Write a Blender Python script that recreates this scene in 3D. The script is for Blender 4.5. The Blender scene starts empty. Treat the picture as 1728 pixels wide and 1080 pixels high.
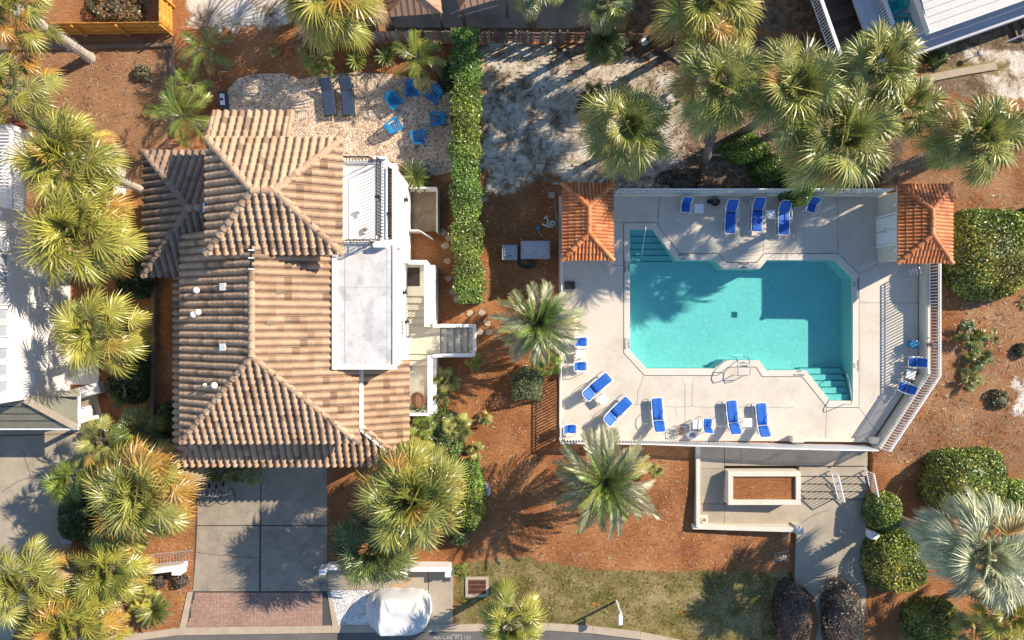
import bpy, bmesh, math, random
import numpy as np
from mathutils import Vector, Matrix
from mathutils.geometry import tessellate_polygon
R = math.radians
random.seed(7)
scene = bpy.context.scene
COL = scene.collection
# ------------------------------------------------------------ camera, sky, sun
H = 38.4            # flying height above the pool terrace, metres
S = 30.0            # photo pixels per metre on the ground
cam_d = bpy.data.cameras.new('camera'); cam = bpy.data.objects.new('camera', cam_d)
COL.objects.link(cam); scene.camera = cam
cam.location = (0, 0, H); cam.rotation_euler = (0, 0, 0)
cam_d.sensor_width = 36; cam_d.lens = 24; cam_d.clip_end = 2000
scene.render.resolution_x = 1024; scene.render.resolution_y = 640
SUN_EL, SUN_AZ = 32.5, 27.0      # elevation; direction the light comes from, counter-clockwise from +X
world = bpy.data.worlds.new("World"); scene.world = world; world.use_nodes = True
wn = world.node_tree.nodes; wl = world.node_tree.links
sky = wn.new('ShaderNodeTexSky'); sky.sky_type = 'NISHITA'; sky.sun_disc = False
sky.sun_elevation = R(SUN_EL); sky.sun_rotation = R(90 - SUN_AZ)
sky.air_density = 1.0; sky.dust_density = 0.0; sky.ozone_density = 2.5
bg = wn['Background']; bg.inputs['Strength'].default_value = 0.130
wl.new(sky.outputs[0], bg.inputs['Color'])
sd = bpy.data.lights.new('sun', 'SUN'); sun = bpy.data.objects.new('sun', sd); COL.objects.link(sun)
sd.energy = 4.95; sd.angle = R(0.5); sd.color = (1.0, 0.875, 0.70)
sdir = Vector((math.cos(R(SUN_AZ))*math.cos(R(SUN_EL)), math.sin(R(SUN_AZ))*math.cos(R(SUN_EL)), math.sin(R(SUN_EL))))
sun.rotation_euler = sdir.to_track_quat('Z', 'Y').to_euler()
scene.view_settings.view_transform = 'Standard'; scene.view_settings.look = 'None'
scene.view_settings.exposure = 0.77; scene.view_settings.gamma = 1.0
try:
    scene.cycles.transparent_max_bounces = 12
except Exception: pass

# ------------------------------------------------------------ ground relief
def ss(a, b, x):
    t = max(0.0, min(1.0, (x-a)/(b-a))); return t*t*(3-2*t)
def G(px, py):
    """ground height under a point given in photo pixels"""
    if 1173 < px < 1466 and 762 < py < 1000 and (py < 896 or px > 1337): return -0.80
    z = -0.62*ss(1010, 1335, px)*ss(800, 925, py)
    if py < 322: z += 0.45*ss(1045, 1180, px)+.17*ss(1480, 1600, px)
    else: z += 0.62*ss(4, 18, px-(1553 if py < 630 else 1553-(py-630)*.653))*(1-ss(690, 820, py))
    return z
def W(px, py, z=None):
    if z is None: z = G(px, py)
    k = (1 - z/H)/S
    return Vector(((px-864)*k, (540-py)*k, z))
def GX(x, y): return G(864+x*S, 540-y*S)

# ------------------------------------------------------------ materials
MAT = {}
def nd(nt, t, **kw):
    n = nt.nodes.new(t)
    for k, v in kw.items():
        if k in n.inputs.keys() if isinstance(k, str) else False: n.inputs[k].default_value = v
        else: setattr(n, k, v)
    return n
def pm(name, col, rough=.7, var=.15, scale=3.0, fine=25.0, fvar=.12, bump=.15, bscale=40.0, attr=False,
       metal=0.0, spec=.5, trans=0.0, stain=None, stain_scale=.8, stain_amt=.5, coat=0.0):
    m = bpy.data.materials.new(name); m.use_nodes = True; nt = m.node_tree; L = nt.links
    b = nt.nodes['Principled BSDF']; out = nt.nodes['Material Output']
    tc = nt.nodes.new('ShaderNodeTexCoord'); co = tc.outputs['Object']
    if attr:
        a = nt.nodes.new('ShaderNodeAttribute'); a.attribute_name = 'Col'; base = a.outputs['Color']
    else:
        rgb = nt.nodes.new('ShaderNodeRGB'); rgb.outputs[0].default_value = (*col, 1); base = rgb.outputs[0]
    def noise(sc, det=4, ro=.6):
        n = nt.nodes.new('ShaderNodeTexNoise'); n.inputs['Scale'].default_value = sc
        n.inputs['Detail'].default_value = det; n.inputs['Roughness'].default_value = ro
        L.new(co, n.inputs['Vector']); return n.outputs['Fac']
    def mulrange(base, fac, lo, hi, a0=.3, a1=.7):
        mr = nt.nodes.new('ShaderNodeMapRange'); mr.inputs[1].default_value = a0; mr.inputs[2].default_value = a1
        mr.inputs[3].default_value = lo; mr.inputs[4].default_value = hi; L.new(fac, mr.inputs[0])
        mx = nt.nodes.new('ShaderNodeVectorMath'); mx.operation = 'SCALE'
        L.new(base, mx.inputs[0]); L.new(mr.outputs[0], mx.inputs['Scale']); return mx.outputs[0]
    if var: base = mulrange(base, noise(scale), 1-var, 1+var)
    if fvar: base = mulrange(base, noise(fine, 3), 1-fvar, 1+fvar)
    if stain:
        mr = nt.nodes.new('ShaderNodeMapRange'); mr.inputs[1].default_value = .48; mr.inputs[2].default_value = .72
        mr.inputs[4].default_value = stain_amt; L.new(noise(stain_scale, 8, .7), mr.inputs[0])
        mx = nt.nodes.new('ShaderNodeMix'); mx.data_type = 'RGBA'
        L.new(mr.outputs[0], mx.inputs[0]); L.new(base, mx.inputs[6]); mx.inputs[7].default_value = (*stain, 1)
        base = mx.outputs[2]
    L.new(base, b.inputs['Base Color'])
    b.inputs['Roughness'].default_value = rough; b.inputs['Metallic'].default_value = metal
    b.inputs['Specular IOR Level'].default_value = spec
    if coat: b.inputs['Coat Weight'].default_value = coat
    if bump:
        bp = nt.nodes.new('ShaderNodeBump'); bp.inputs['Strength'].default_value = bump
        bp.inputs['Distance'].default_value = .03
        L.new(noise(bscale, 4), bp.inputs['Height']); L.new(bp.outputs[0], b.inputs['Normal'])
    if trans:
        t = nt.nodes.new('ShaderNodeBsdfTranslucent'); L.new(base, t.inputs['Color'])
        ms = nt.nodes.new('ShaderNodeMixShader'); ms.inputs[0].default_value = trans
        L.new(b.outputs[0], ms.inputs[1]); L.new(t.outputs[0], ms.inputs[2]); L.new(ms.outputs[0], out.inputs['Surface'])
    MAT[name] = m; return m

pm('leaf', (1, 1, 1), rough=.36, var=.18, scale=2, fvar=.15, fine=9, bump=0, attr=True, trans=.16, spec=.5)
pm('hedge_leaf', (1, 1, 1), rough=.38, var=.2, scale=1.4, fvar=.2, fine=9, bump=0, attr=True, trans=.2, spec=.6)
pm('core', (.06, .085, .025), rough=1, bump=0)
pm('bark', (.23, .19, .15), rough=.95, var=.25, scale=3, fine=30, fvar=.3, bump=.8, bscale=18)
pm('bark_pale', (.40, .35, .30), rough=.95, var=.25, scale=3, fine=30, fvar=.35, bump=.9, bscale=14)
pm('roof_tile', (1, 1, 1), rough=.85, var=.10, scale=1.2, fvar=.12, fine=14, bump=.2, bscale=40, attr=True, spec=.3,
   stain=(.12, .085, .065), stain_scale=.9, stain_amt=.42)
pm('hut_tile', (1, 1, 1), rough=.6, var=.12, scale=1.2, fvar=.1, fine=14, bump=.15, bscale=40, attr=True, spec=.4,
   stain=(.16, .05, .025), stain_scale=1.2, stain_amt=.35)
pm('stucco', (.80, .77, .72), rough=.9, var=.04, scale=1.2, fvar=.04, bump=.25, bscale=60, spec=.2)
pm('stucco_cream', (.62, .57, .47), rough=.9, var=.06, scale=1.2, fvar=.05, bump=.25, bscale=60, spec=.2)
pm('white_metal', (.80, .80, .80), rough=.35, var=.03, fvar=0, bump=0)
pm('white_plastic', (.82, .81, .79), rough=.4, var=.04, fvar=0, bump=0)
pm('flat_roof', (.58, .56, .535), rough=.8, var=.10, scale=.8, fine=6, fvar=.06, bump=.1, stain=(.24, .235, .23), stain_scale=1.0, stain_amt=.8)
pm('deck', (.60, .535, .45), rough=.85, var=.06, scale=.6, fine=12, fvar=.04, bump=.12, bscale=50, stain=(.36, .31, .26), stain_scale=.45, stain_amt=.5, spec=.25)
pm('coping', (.63, .57, .49), rough=.8, var=.05, scale=.9, fine=12, fvar=.04, bump=.1, bscale=50, spec=.25)
pm('joint', (.07, .065, .06), rough=1, var=.1, bump=0)
pm('old_concrete', (.33, .275, .21), rough=.9, var=.14, scale=.7, fine=14, fvar=.1, bump=.25, bscale=40, stain=(.15, .13, .105), stain_scale=.8, stain_amt=.75, spec=.2)
pm('ramp_concrete', (.37, .315, .24), rough=.9, var=.12, scale=.8, fine=14, fvar=.08, bump=.2, bscale=40, stain=(.2, .17, .13), stain_scale=.6, stain_amt=.4, spec=.2)
pm('kerb', (.42, .34, .25), rough=.9, var=.12, scale=1.2, fine=18, fvar=.1, bump=.3, spec=.2)
pm('asphalt', (.14, .13, .12), rough=.95, var=.15, scale=1, fine=60, fvar=.35, bump=.5, bscale=90, spec=.2)
pm('paver', (1, 1, 1), rough=.9, var=.1, scale=1, fine=20, fvar=.12, bump=.3, bscale=50, attr=True, spec=.2)
pm('pavement_paint', (.34, .34, .33), rough=.8, var=.3, scale=9, bump=0)
pm('print', (.06, .06, .07), rough=.8, var=.3, scale=40, bump=0)
pm('blue_sling', (.006, .105, .46), rough=.65, var=.08, scale=6, fine=60, fvar=.1, bump=.1, bscale=120)
pm('navy', (.021, .040, .082), rough=.8, var=.12, scale=4, fine=60, fvar=.1, bump=.2)
pm('black_metal', (.018, .018, .02), rough=.5, var=.1, bump=0)
pm('steel', (.55, .55, .55), rough=.25, var=.1, metal=.9, bump=0)
pm('adirondack_blue', (.012, .19, .42), rough=.5, var=.12, scale=5, bump=.05)
pm('teal', (.0, .30, .32), rough=.5, var=.1, scale=5, bump=.05)
pm('wood_grey', (1, 1, 1), rough=.95, var=.2, scale=2, fine=20, fvar=.2, bump=.4, bscale=30, attr=True, spec=.2)
pm('wood_orange', (1, 1, 1), rough=.8, var=.12, scale=2, fine=20, fvar=.12, bump=.2, attr=True, spec=.3)
pm('deck_board', (1, 1, 1), rough=.85, var=.15, scale=2, fine=20, fvar=.15, bump=.3, attr=True, spec=.2)
pm('timber', (.20, .145, .10), rough=.95, var=.25, scale=2, fine=20, fvar=.25, bump=.5)
pm('brown_roof', (.40, .24, .155), rough=.75, var=.05, scale=2, fvar=.05, bump=.1)
pm('grey_roof', (.20, .19, .14), rough=.9, var=.12, scale=1.5, fine=14, fvar=.15, bump=.4, bscale=30)
pm('grey_roof_cap', (.36, .30, .22), rough=.9, var=.12, scale=2, bump=.3)
pm('grey_paint', (.42, .44, .50), rough=.7, var=.08, bump=.1)
pm('pale_pane', (.36, .38, .42), rough=.3, var=.05, bump=0)
pm('dark', (.02, .02, .022), rough=.8, bump=0)
pm('glass', (.05, .07, .09), rough=.08, var=.05, fvar=0, bump=0, spec=.8)
pm('shutter', (.70, .68, .64), rough=.7, var=.05, bump=0)
pm('terracotta', (.26, .13, .065), rough=.7, var=.2, bump=.2)
pm('rust', (.16, .065, .045), rough=.9, var=.3, scale=6, bump=.4)
pm('rock', (.30, .28, .26), rough=.9, var=.25, scale=4, bump=.6, bscale=15)
pm('stone', (.42, .33, .24), rough=.9, var=.2, scale=3, bump=.5, bscale=20)
pm('deck_house_roof', (.50, .485, .47), rough=.6, var=.05, bump=.05)
pm('cover', (.58, .58, .58), rough=.65, var=.04, scale=1.5, fvar=.03, bump=.35, bscale=5, spec=.3)
pm('util_grey', (.36, .36, .40), rough=.6, var=.08, scale=2, bump=.1)
pm('hose', (.012, .045, .03), rough=.4, bump=0)
pm('orange_cord', (.75, .28, .03), rough=.5, bump=0)
pm('sky_blue', (.02, .22, .42), rough=.4, bump=0)
pm('brown_mat', (.035, .025, .02), rough=.95, var=.5, scale=14, bump=.5)
pm('porch_floor', (.50, .46, .36), rough=.85, var=.08, scale=1.5, bump=.1)
pm('brown_floor', (.25, .185, .115), rough=.95, var=.25, scale=2, fine=14, fvar=.25, bump=.5)
pm('purple_plastic', (.08, .06, .35), rough=.4, bump=0)
pm('red_wood', (.34, .085, .04), rough=.8, var=.2, bump=.3)
pm('twig', (.40, .32, .24), rough=.9, var=.3, bump=.3)

# ground: one shader, region weights per vertex (straw, sand, grass, litter)
def ground_mat():
    m = bpy.data.materials.new('ground'); m.use_nodes = True; nt = m.node_tree; L = nt.links
    b = nt.nodes['Principled BSDF']; b.inputs['Roughness'].default_value = .95; b.inputs['Specular IOR Level'].default_value = .15
    tc = nt.nodes.new('ShaderNodeTexCoord'); co = tc.outputs['Object']
    def noise(sc, det=4, ro=.6, vec=None, dist=0):
        n = nt.nodes.new('ShaderNodeTexNoise'); n.inputs['Scale'].default_value = sc; n.inputs['Distortion'].default_value = dist
        n.inputs['Detail'].default_value = det; n.inputs['Roughness'].default_value = ro
        L.new(vec if vec is not None else co, n.inputs['Vector']); return n.outputs['Fac']
    def ramp(fac, stops):
        r = nt.nodes.new('ShaderNodeValToRGB'); e = r.color_ramp.elements
        while len(e) < len(stops): e.new(.5)
        for i, (p, c) in enumerate(stops): e[i].position = p; e[i].color = (*c, 1)
        L.new(fac, r.inputs[0]); return r.outputs[0]
    def mix(f, a, c):
        n = nt.nodes.new('ShaderNodeMix'); n.data_type = 'RGBA'; L.new(f, n.inputs[0]); L.new(a, n.inputs[6]); L.new(c, n.inputs[7]); return n.outputs[2]
    def math_(op, a, c):
        n = nt.nodes.new('ShaderNodeMath'); n.operation = op
        for i, v in enumerate((a, c)):
            if isinstance(v, (int, float)): n.inputs[i].default_value = v
            else: L.new(v, n.inputs[i])
        return n.outputs[0]
    # fibrous straw: stretched noises in two directions
    def stretch(rot, sx, sy):
        mp = nt.nodes.new('ShaderNodeMapping'); mp.inputs['Rotation'].default_value = (0, 0, rot); mp.inputs['Scale'].default_value = (sx, sy, 1)
        L.new(co, mp.inputs[0]); return mp.outputs[0]
    f1 = noise(3.4, 5, .75, stretch(.5, 1, 3.2), .8); f2 = noise(3.8, 5, .75, stretch(-.7, 1, 2.8), .8); f0 = noise(.45, 4)
    fib = math_('ADD', math_('MULTIPLY', f1, .5), math_('MULTIPLY', f2, .5))
    fine = noise(17, 4, .75)
    fibf = math_('ADD', math_('MULTIPLY', fib, .6), math_('MULTIPLY', fine, .4))
    fib2 = math_('ADD', math_('MULTIPLY', fibf, .72), math_('MULTIPLY', f0, .28))
    mulch = ramp(fib2, [(.33, (.075, .028, .012)), (.44, (.225, .085, .033)), (.52, (.36, .155, .062)), (.62, (.56, .30, .15))])
    straw = ramp(fib2, [(.34, (.11, .052, .026)), (.45, (.25, .125, .062)), (.53, (.36, .195, .10)), (.63, (.54, .35, .21))])
    sand = ramp(math_('ADD', math_('ADD', math_('MULTIPLY', noise(1.3, 9, .75, None, .5), .45), math_('MULTIPLY', noise(.42, 5, .6), .27)), math_('MULTIPLY', fine, .28)),
                [(.41, (.085, .06, .038)), (.455, (.27, .195, .125)), (.50, (.56, .47, .36)), (.57, (.80, .75, .66))])
    grass = ramp(math_('ADD', math_('MULTIPLY', noise(7, 6, .8), .55), math_('MULTIPLY', noise(.8, 4), .45)),
                 [(.36, (.055, .050, .012)), (.44, (.13, .11, .030)), (.52, (.23, .18, .070)), (.64, (.42, .32, .18))])
    litter = ramp(math_('ADD', math_('MULTIPLY', noise(2.5, 8, .8), .6), math_('MULTIPLY', fine, .4)),
                  [(.36, (.035, .025, .015)), (.46, (.13, .09, .055)), (.55, (.27, .19, .125)), (.68, (.50, .39, .28))])
    at = nt.nodes.new('ShaderNodeAttribute'); at.attribute_name = 'Col'
    sep = nt.nodes.new('ShaderNodeSeparateColor'); L.new(at.outputs['Color'], sep.inputs[0])
    edge = noise(1.3, 7, .75)
    def wt(w):
        a = math_('ADD', w, math_('MULTIPLY', math_('SUBTRACT', edge, .5), 1.5))
        mr = nt.nodes.new('ShaderNodeMapRange'); mr.inputs[1].default_value = .42; mr.inputs[2].default_value = .60; L.new(a, mr.inputs[0])
        return mr.outputs[0]
    c = mix(wt(sep.outputs[0]), mulch, straw); c = mix(wt(at.outputs['Alpha']), c, litter)
    c = mix(wt(sep.outputs[1]), c, sand); c = mix(wt(sep.outputs[2]), c, grass)
    L.new(c, b.inputs['Base Color'])
    bp = nt.nodes.new('ShaderNodeBump'); bp.inputs['Strength'].default_value = 1.0; bp.inputs['Distance'].default_value = .14
    L.new(fibf, bp.inputs['Height']); L.new(bp.outputs[0], b.inputs['Normal'])
    MAT['ground'] = m
ground_mat()
def gravel_mat(name, stops, sc):
    m = bpy.data.materials.new(name); m.use_nodes = True; nt = m.node_tree; L = nt.links
    b = nt.nodes['Principled BSDF']; b.inputs['Roughness'].default_value = .9
    tc = nt.nodes.new('ShaderNodeTexCoord')
    v = nt.nodes.new('ShaderNodeTexVoronoi'); v.inputs['Scale'].default_value = sc; L.new(tc.outputs['Object'], v.inputs['Vector'])
    sp = nt.nodes.new('ShaderNodeSeparateColor'); L.new(v.outputs['Color'], sp.inputs[0])
    r = nt.nodes.new('ShaderNodeValToRGB'); e = r.color_ramp.elements
    while len(e) < len(stops): e.new(.5)
    for i, (p, c) in enumerate(stops): e[i].position = p; e[i].color = (*c, 1)
    L.new(sp.outputs[0], r.inputs[0])
    n = nt.nodes.new('ShaderNodeTexNoise'); n.inputs['Scale'].default_value = .9; n.inputs['Detail'].default_value = 6; L.new(tc.outputs['Object'], n.inputs['Vector'])
    mr = nt.nodes.new('ShaderNodeMapRange'); mr.inputs[1].default_value = .35; mr.inputs[2].default_value = .65
    mr.inputs[3].default_value = .82; mr.inputs[4].default_value = 1.12; L.new(n.outputs['Fac'], mr.inputs[0])
    mx = nt.nodes.new('ShaderNodeVectorMath'); mx.operation = 'SCALE'; L.new(r.outputs[0], mx.inputs[0]); L.new(mr.outputs[0], mx.inputs['Scale'])
    L.new(mx.outputs[0], b.inputs['Base Color'])
    bp = nt.nodes.new('ShaderNodeBump'); bp.invert = True; bp.inputs['Strength'].default_value = .9; bp.inputs['Distance'].default_value = .05
    L.new(v.outputs['Distance'], bp.inputs['Height']); L.new(bp.outputs[0], b.inputs['Normal'])
    MAT[name] = m
gravel_mat('gravel', [(0, (.20, .13, .09)), (.2, (.46, .33, .225)), (.6, (.62, .465, .33)), (1, (.76, .63, .49))], 13)
gravel_mat('white_gravel', [(0, (.35, .31, .28)), (.2, (.62, .59, .56)), (1, (.85, .83, .80))], 14)
def pool_mats():
    pm('pool_plaster', (.50, .60, .575), rough=.8, var=.05, scale=.7, fine=5, fvar=.07, bump=.1)
    m = bpy.data.materials.new('water'); m.use_nodes = True; nt = m.node_tree; L = nt.links
    nt.nodes.remove(nt.nodes['Principled BSDF']); out = nt.nodes['Material Output']
    tr = nt.nodes.new('ShaderNodeBsdfTransparent'); tr.inputs[0].default_value = (.5, .9, .9, 1)
    gl = nt.nodes.new('ShaderNodeBsdfGlossy'); gl.inputs['Roughness'].default_value = .04
    fr = nt.nodes.new('ShaderNodeLayerWeight'); fr.inputs['Blend'].default_value = .5
    pw_ = nt.nodes.new('ShaderNodeMath'); pw_.operation = 'POWER'; pw_.inputs[1].default_value = 5; L.new(fr.outputs['Facing'], pw_.inputs[0])
    ad_ = nt.nodes.new('ShaderNodeMath'); ad_.operation = 'MULTIPLY_ADD'; ad_.inputs[1].default_value = .9; ad_.inputs[2].default_value = .02; L.new(pw_.outputs[0], ad_.inputs[0])
    tc = nt.nodes.new('ShaderNodeTexCoord')
    n = nt.nodes.new('ShaderNodeTexNoise'); n.inputs['Scale'].default_value = 7; n.inputs['Detail'].default_value = 3; n.inputs['Distortion'].default_value = 1
    L.new(tc.outputs['Object'], n.inputs['Vector'])
    bp = nt.nodes.new('ShaderNodeBump'); bp.inputs['Strength'].default_value = .5; bp.inputs['Distance'].default_value = .05
    L.new(n.outputs['Fac'], bp.inputs['Height']); L.new(bp.outputs[0], gl.inputs['Normal']); L.new(bp.outputs[0], fr.inputs['Normal'])
    mr = nt.nodes.new('ShaderNodeMapRange'); mr.inputs[1].default_value = .35; mr.inputs[2].default_value = .65
    n2 = nt.nodes.new('ShaderNodeTexNoise'); n2.inputs['Scale'].default_value = 9; n2.inputs['Detail'].default_value = 2; n2.inputs['Distortion'].default_value = 2
    L.new(tc.outputs['Object'], n2.inputs['Vector'])
    L.new(n2.outputs['Fac'], mr.inputs[0]); mr.inputs[3].default_value = .90; mr.inputs[4].default_value = 1.06
    sc = nt.nodes.new('ShaderNodeVectorMath'); sc.operation = 'SCALE'; sc.inputs[0].default_value = (.49, .905, .90)
    L.new(mr.outputs[0], sc.inputs['Scale']); L.new(sc.outputs[0], tr.inputs[0])  # uneven tint stands in for light broken up by small ripples
    ms = nt.nodes.new('ShaderNodeMixShader'); L.new(ad_.outputs[0], ms.inputs[0]); L.new(tr.outputs[0], ms.inputs[1]); L.new(gl.outputs[0], ms.inputs[2])
    L.new(ms.outputs[0], out.inputs['Surface']); MAT['water'] = m
pool_mats()

# ------------------------------------------------------------ mesh builder
class MB:
    def __init__(s): s.v = []; s.f = []; s.c = []
    def add(s, vs, fs, col=None):
        o = len(s.v); s.v.extend([tuple(p) for p in vs]); s.f.extend([tuple(i+o for i in f) for f in fs])
        s.c.extend([col or (1, 1, 1)]*len(vs)); return s
    def box(s, c, d, rz=0, col=None, ry=0):
        x, y, z = d[0]/2, d[1]/2, d[2]/2
        M = Matrix.Translation(c) @ Matrix.Rotation(rz, 4, 'Z') @ Matrix.Rotation(ry, 4, 'Y')
        vs = [M @ Vector(p) for p in ((-x,-y,-z),(x,-y,-z),(x,y,-z),(-x,y,-z),(-x,-y,z),(x,-y,z),(x,y,z),(-x,y,z))]
        return s.add(vs, [(0,3,2,1),(4,5,6,7),(0,1,5,4),(1,2,6,5),(2,3,7,6),(3,0,4,7)], col)
    def bx(s, x0, x1, y0, y1, z0, z1, col=None):
        return s.box(((x0+x1)/2, (y0+y1)/2, (z0+z1)/2), (abs(x1-x0), abs(y1-y0), abs(z1-z0)), 0, col)
    def bar(s, a, b, w, h, col=None):
        """rectangular bar from a to b, w wide (horizontal), h high, top centred on the line"""
        a = Vector(a); b = Vector(b); d = (b-a).normalized(); sd_ = Vector((-d.y, d.x, 0))
        if sd_.length < 1e-4: sd_ = Vector((1, 0, 0))
        sd_.normalize(); u = sd_.cross(d)*-1 if sd_.cross(d).z < 0 else sd_.cross(d)
        if abs(d.z) > .99: u = Vector((0, 1, 0))
        vs = []
        for p in (a, b):
            for i, j in ((-1,-1),(1,-1),(1,1),(-1,1)): vs.append(p + sd_*(w/2*i) + u*(h/2*j))
        return s.add(vs, [(0,1,2,3),(7,6,5,4),(0,4,5,1),(1,5,6,2),(2,6,7,3),(3,7,4,0)], col)
    def tube(s, pts, r, n=6, col=None):
        pts = [Vector(p) for p in pts]; rs = r if isinstance(r, (list, tuple)) else [r]*len(pts)
        vs = []; fs = []; prev = None
        for i, p in enumerate(pts):
            d = (pts[min(i+1, len(pts)-1)] - pts[max(i-1, 0)]).normalized()
            ref = Vector((0, 0, 1)) if abs(d.z) < .95 else Vector((1, 0, 0))
            a = d.cross(ref).normalized(); b_ = d.cross(a)
            for k in range(n):
                t = 2*math.pi*k/n; vs.append(p + (a*math.cos(t)+b_*math.sin(t))*rs[i])
        for i in range(len(pts)-1):
            for k in range(n): fs.append((i*n+k, i*n+(k+1) % n, (i+1)*n+(k+1) % n, (i+1)*n+k))
        fs.append(tuple(range(n))[::-1]); fs.append(tuple((len(pts)-1)*n+k for k in range(n)))
        return s.add(vs, fs, col)
    def lathe(s, c, prof, n=16, col=None):
        vs = []; fs = []; m = len(prof)
        for k in range(n):
            t = 2*math.pi*k/n
            for r_, z in prof: vs.append((c[0]+r_*math.cos(t), c[1]+r_*math.sin(t), c[2]+z))
        for k in range(n):
            for i in range(m-1): fs.append((k*m+i, ((k+1) % n)*m+i, ((k+1) % n)*m+i+1, k*m+i+1))
        return s.add(vs, fs, col)
    def prism(s, pts, z0, z1, col=None):
        n = len(pts); vs = [(p[0], p[1], z0) for p in pts] + [(p[0], p[1], z1) for p in pts]
        tri = tessellate_polygon([[Vector((p[0], p[1], 0)) for p in pts]])
        fs = []
        for t in tri:
            a, b_, c_ = [Vector((pts[i][0], pts[i][1])) for i in t]
            ccw = (b_-a).cross(c_-a) > 0
            t = tuple(t) if ccw else tuple(t)[::-1]
            fs.append(tuple(i+n for i in t)); fs.append(t[::-1])
        area = sum(pts[i][0]*pts[(i+1) % n][1]-pts[(i+1) % n][0]*pts[i][1] for i in range(n))
        for i in range(n):
            q = (i, (i+1) % n, (i+1) % n+n, i+n); fs.append(q if area > 0 else q[::-1])
        return s.add(vs, fs, col)
    def sheet(s, pts, z, holes=(), col=None):
        rings = [pts]+list(holes); allp = [p for r_ in rings for p in r_]
        tri = tessellate_polygon([[Vector((p[0], p[1], 0)) for p in r_] for r_ in rings]); fs = []
        for t in tri:
            a, b_, c_ = [Vector((allp[i][0], allp[i][1])) for i in t]
            if abs((b_-a).cross(c_-a)) < 1e-7: continue
            fs.append(tuple(t) if (b_-a).cross(c_-a) > 0 else tuple(t)[::-1])
        return s.add([(p[0], p[1], z) for p in allp], fs, col)
    def build(s, name, mat, parent=None, world=False, smooth=False, label=None, kind=None, bevel=0):
        me = bpy.data.meshes.new(name)
        off = parent.location if (world and parent is not None) else Vector((0, 0, 0))
        v = np.array(s.v, dtype=np.float32).reshape(-1, 3)
        if world and parent is not None: v = v - np.array(off, dtype=np.float32)
        me.from_pydata(v.tolist(), [], s.f)
        ca = me.color_attributes.new('Col', 'FLOAT_COLOR', 'POINT')
        c = np.ones((len(s.v), 4), dtype=np.float32); cc = np.array(s.c, dtype=np.float32)
        if len(cc): c[:, :cc.shape[1]] = cc
        ca.data.foreach_set('color', c.ravel())
        me.materials.append(MAT[mat] if isinstance(mat, str) else mat)
        if smooth: me.polygons.foreach_set('use_smooth', [True]*len(me.polygons))
        me.update()
        o = bpy.data.objects.new(name, me); COL.objects.link(o)
        if parent is not None: o.parent = parent
        if label: o['label'] = label
        if kind: o['kind'] = kind
        if bevel:
            b = o.modifiers.new('bevel', 'BEVEL'); b.width = bevel; b.segments = 2; b.limit_method = 'ANGLE'
        return o
def tag(o, label, cat, group=None, kind=None):
    o['label'] = label; o['category'] = cat
    if group: o['group'] = group
    if kind: o['kind'] = kind
    return o
def thing(name, label, cat, loc=(0, 0, 0), rz=0, group=None):
    o = bpy.data.objects.new(name, None); COL.objects.link(o); o.empty_display_size = .2
    o.location = loc; o.rotation_euler = (0, 0, rz); return tag(o, label, cat, group)
def dup(root, loc, rz, label, group=None):
    r = root.copy(); COL.objects.link(r); r.location = loc; r.rotation_euler = (0, 0, rz); r['label'] = label
    if group: r['group'] = group
    for ch in list(root.children):
        c = ch.copy(); COL.objects.link(c); c.parent = r
        for g in ch.children:
            d = g.copy(); COL.objects.link(d); d.parent = c
    return r
def rnd(a, b): return random.uniform(a, b)
def jit(c, a=.1):
    k = 1+rnd(-a, a); h_ = rnd(-a*.25, a*.25); return (c[0]*k*(1+h_), c[1]*k, c[2]*k*(1-h_))
def inside(px, py, poly):
    n = len(poly); r_ = False
    for i in range(n):
        x1, y1 = poly[i]; x2, y2 = poly[(i+1) % n]
        if (y1 > py) != (y2 > py) and px < (x2-x1)*(py-y1)/(y2-y1)+x1: r_ = not r_
    return r_
def pdist(px, py, poly):
    d = 1e9; n = len(poly)
    for i in range(n):
        x1, y1 = poly[i]; x2, y2 = poly[(i+1) % n]; dx, dy = x2-x1, y2-y1
        t = max(0, min(1, ((px-x1)*dx+(py-y1)*dy)/(dx*dx+dy*dy+1e-9)))
        d = min(d, math.hypot(px-x1-t*dx, py-y1-t*dy))
    return d if inside(px, py, poly) else -d
# ============================================================ THE SETTING
DZ = 0.06           # pool terrace height
POOL = [(1063,387),(1100.5,387),(1141.7,439),(1206,439),(1220.5,454),(1281.7,454),(1294,439),(1410,439),(1439,468),(1439,676.5),
        (1401,676.5),(1360,625),(1293,625),(1281,608),(1222,608),(1205,622),(1091.5,622),(1063,591)]
COPE = [(1052,375.5),(1107,375.5),(1147,427.5),(1211,427.5),(1226,442.5),(1276,442.5),(1289,427.5),(1415,427.5),(1450,463),(1450,688),
        (1395,688),(1353,636),(1286,636),(1275,620),(1228,620),(1211,634),(1087,634),(1052,596)]
DECKP = [(943,331),(1549,331),(1549,626),(1470,745),(943,743)]
def wp(poly, z=0.0): return [W(x, y, z).to_2d() for x, y in poly]
def area(p): return sum(p[i][0]*p[(i+1) % len(p)][1]-p[(i+1) % len(p)][0]*p[i][1] for i in range(len(p)))/2
STRAW = [[(-80,62),(296,62),(296,240),(262,330),(-80,350)], [(1500,150),(1800,150),(1800,830),(1640,800),(1470,790),(1470,700),(1600,560),(1600,340),(1500,330)]]
SAND = [[(812,70),(1000,80),(1110,105),(1150,150),(1160,325),(1025,325),(940,300),(812,345)], [(316,-60),(500,-60),(480,40),(400,52),(318,40)], [(1620,95),(1800,90),(1800,190),(1660,170)], [(1695,640),(1760,640),(1760,680),(1700,690)]]
GRASS = [[(790,948),(880,940),(1000,962),(1160,968),(1345,975),(1345,1100),(1100,1110),(770,1075),(768,985)], [(1575,118),(1690,110),(1690,128),(1580,138)]]
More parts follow.
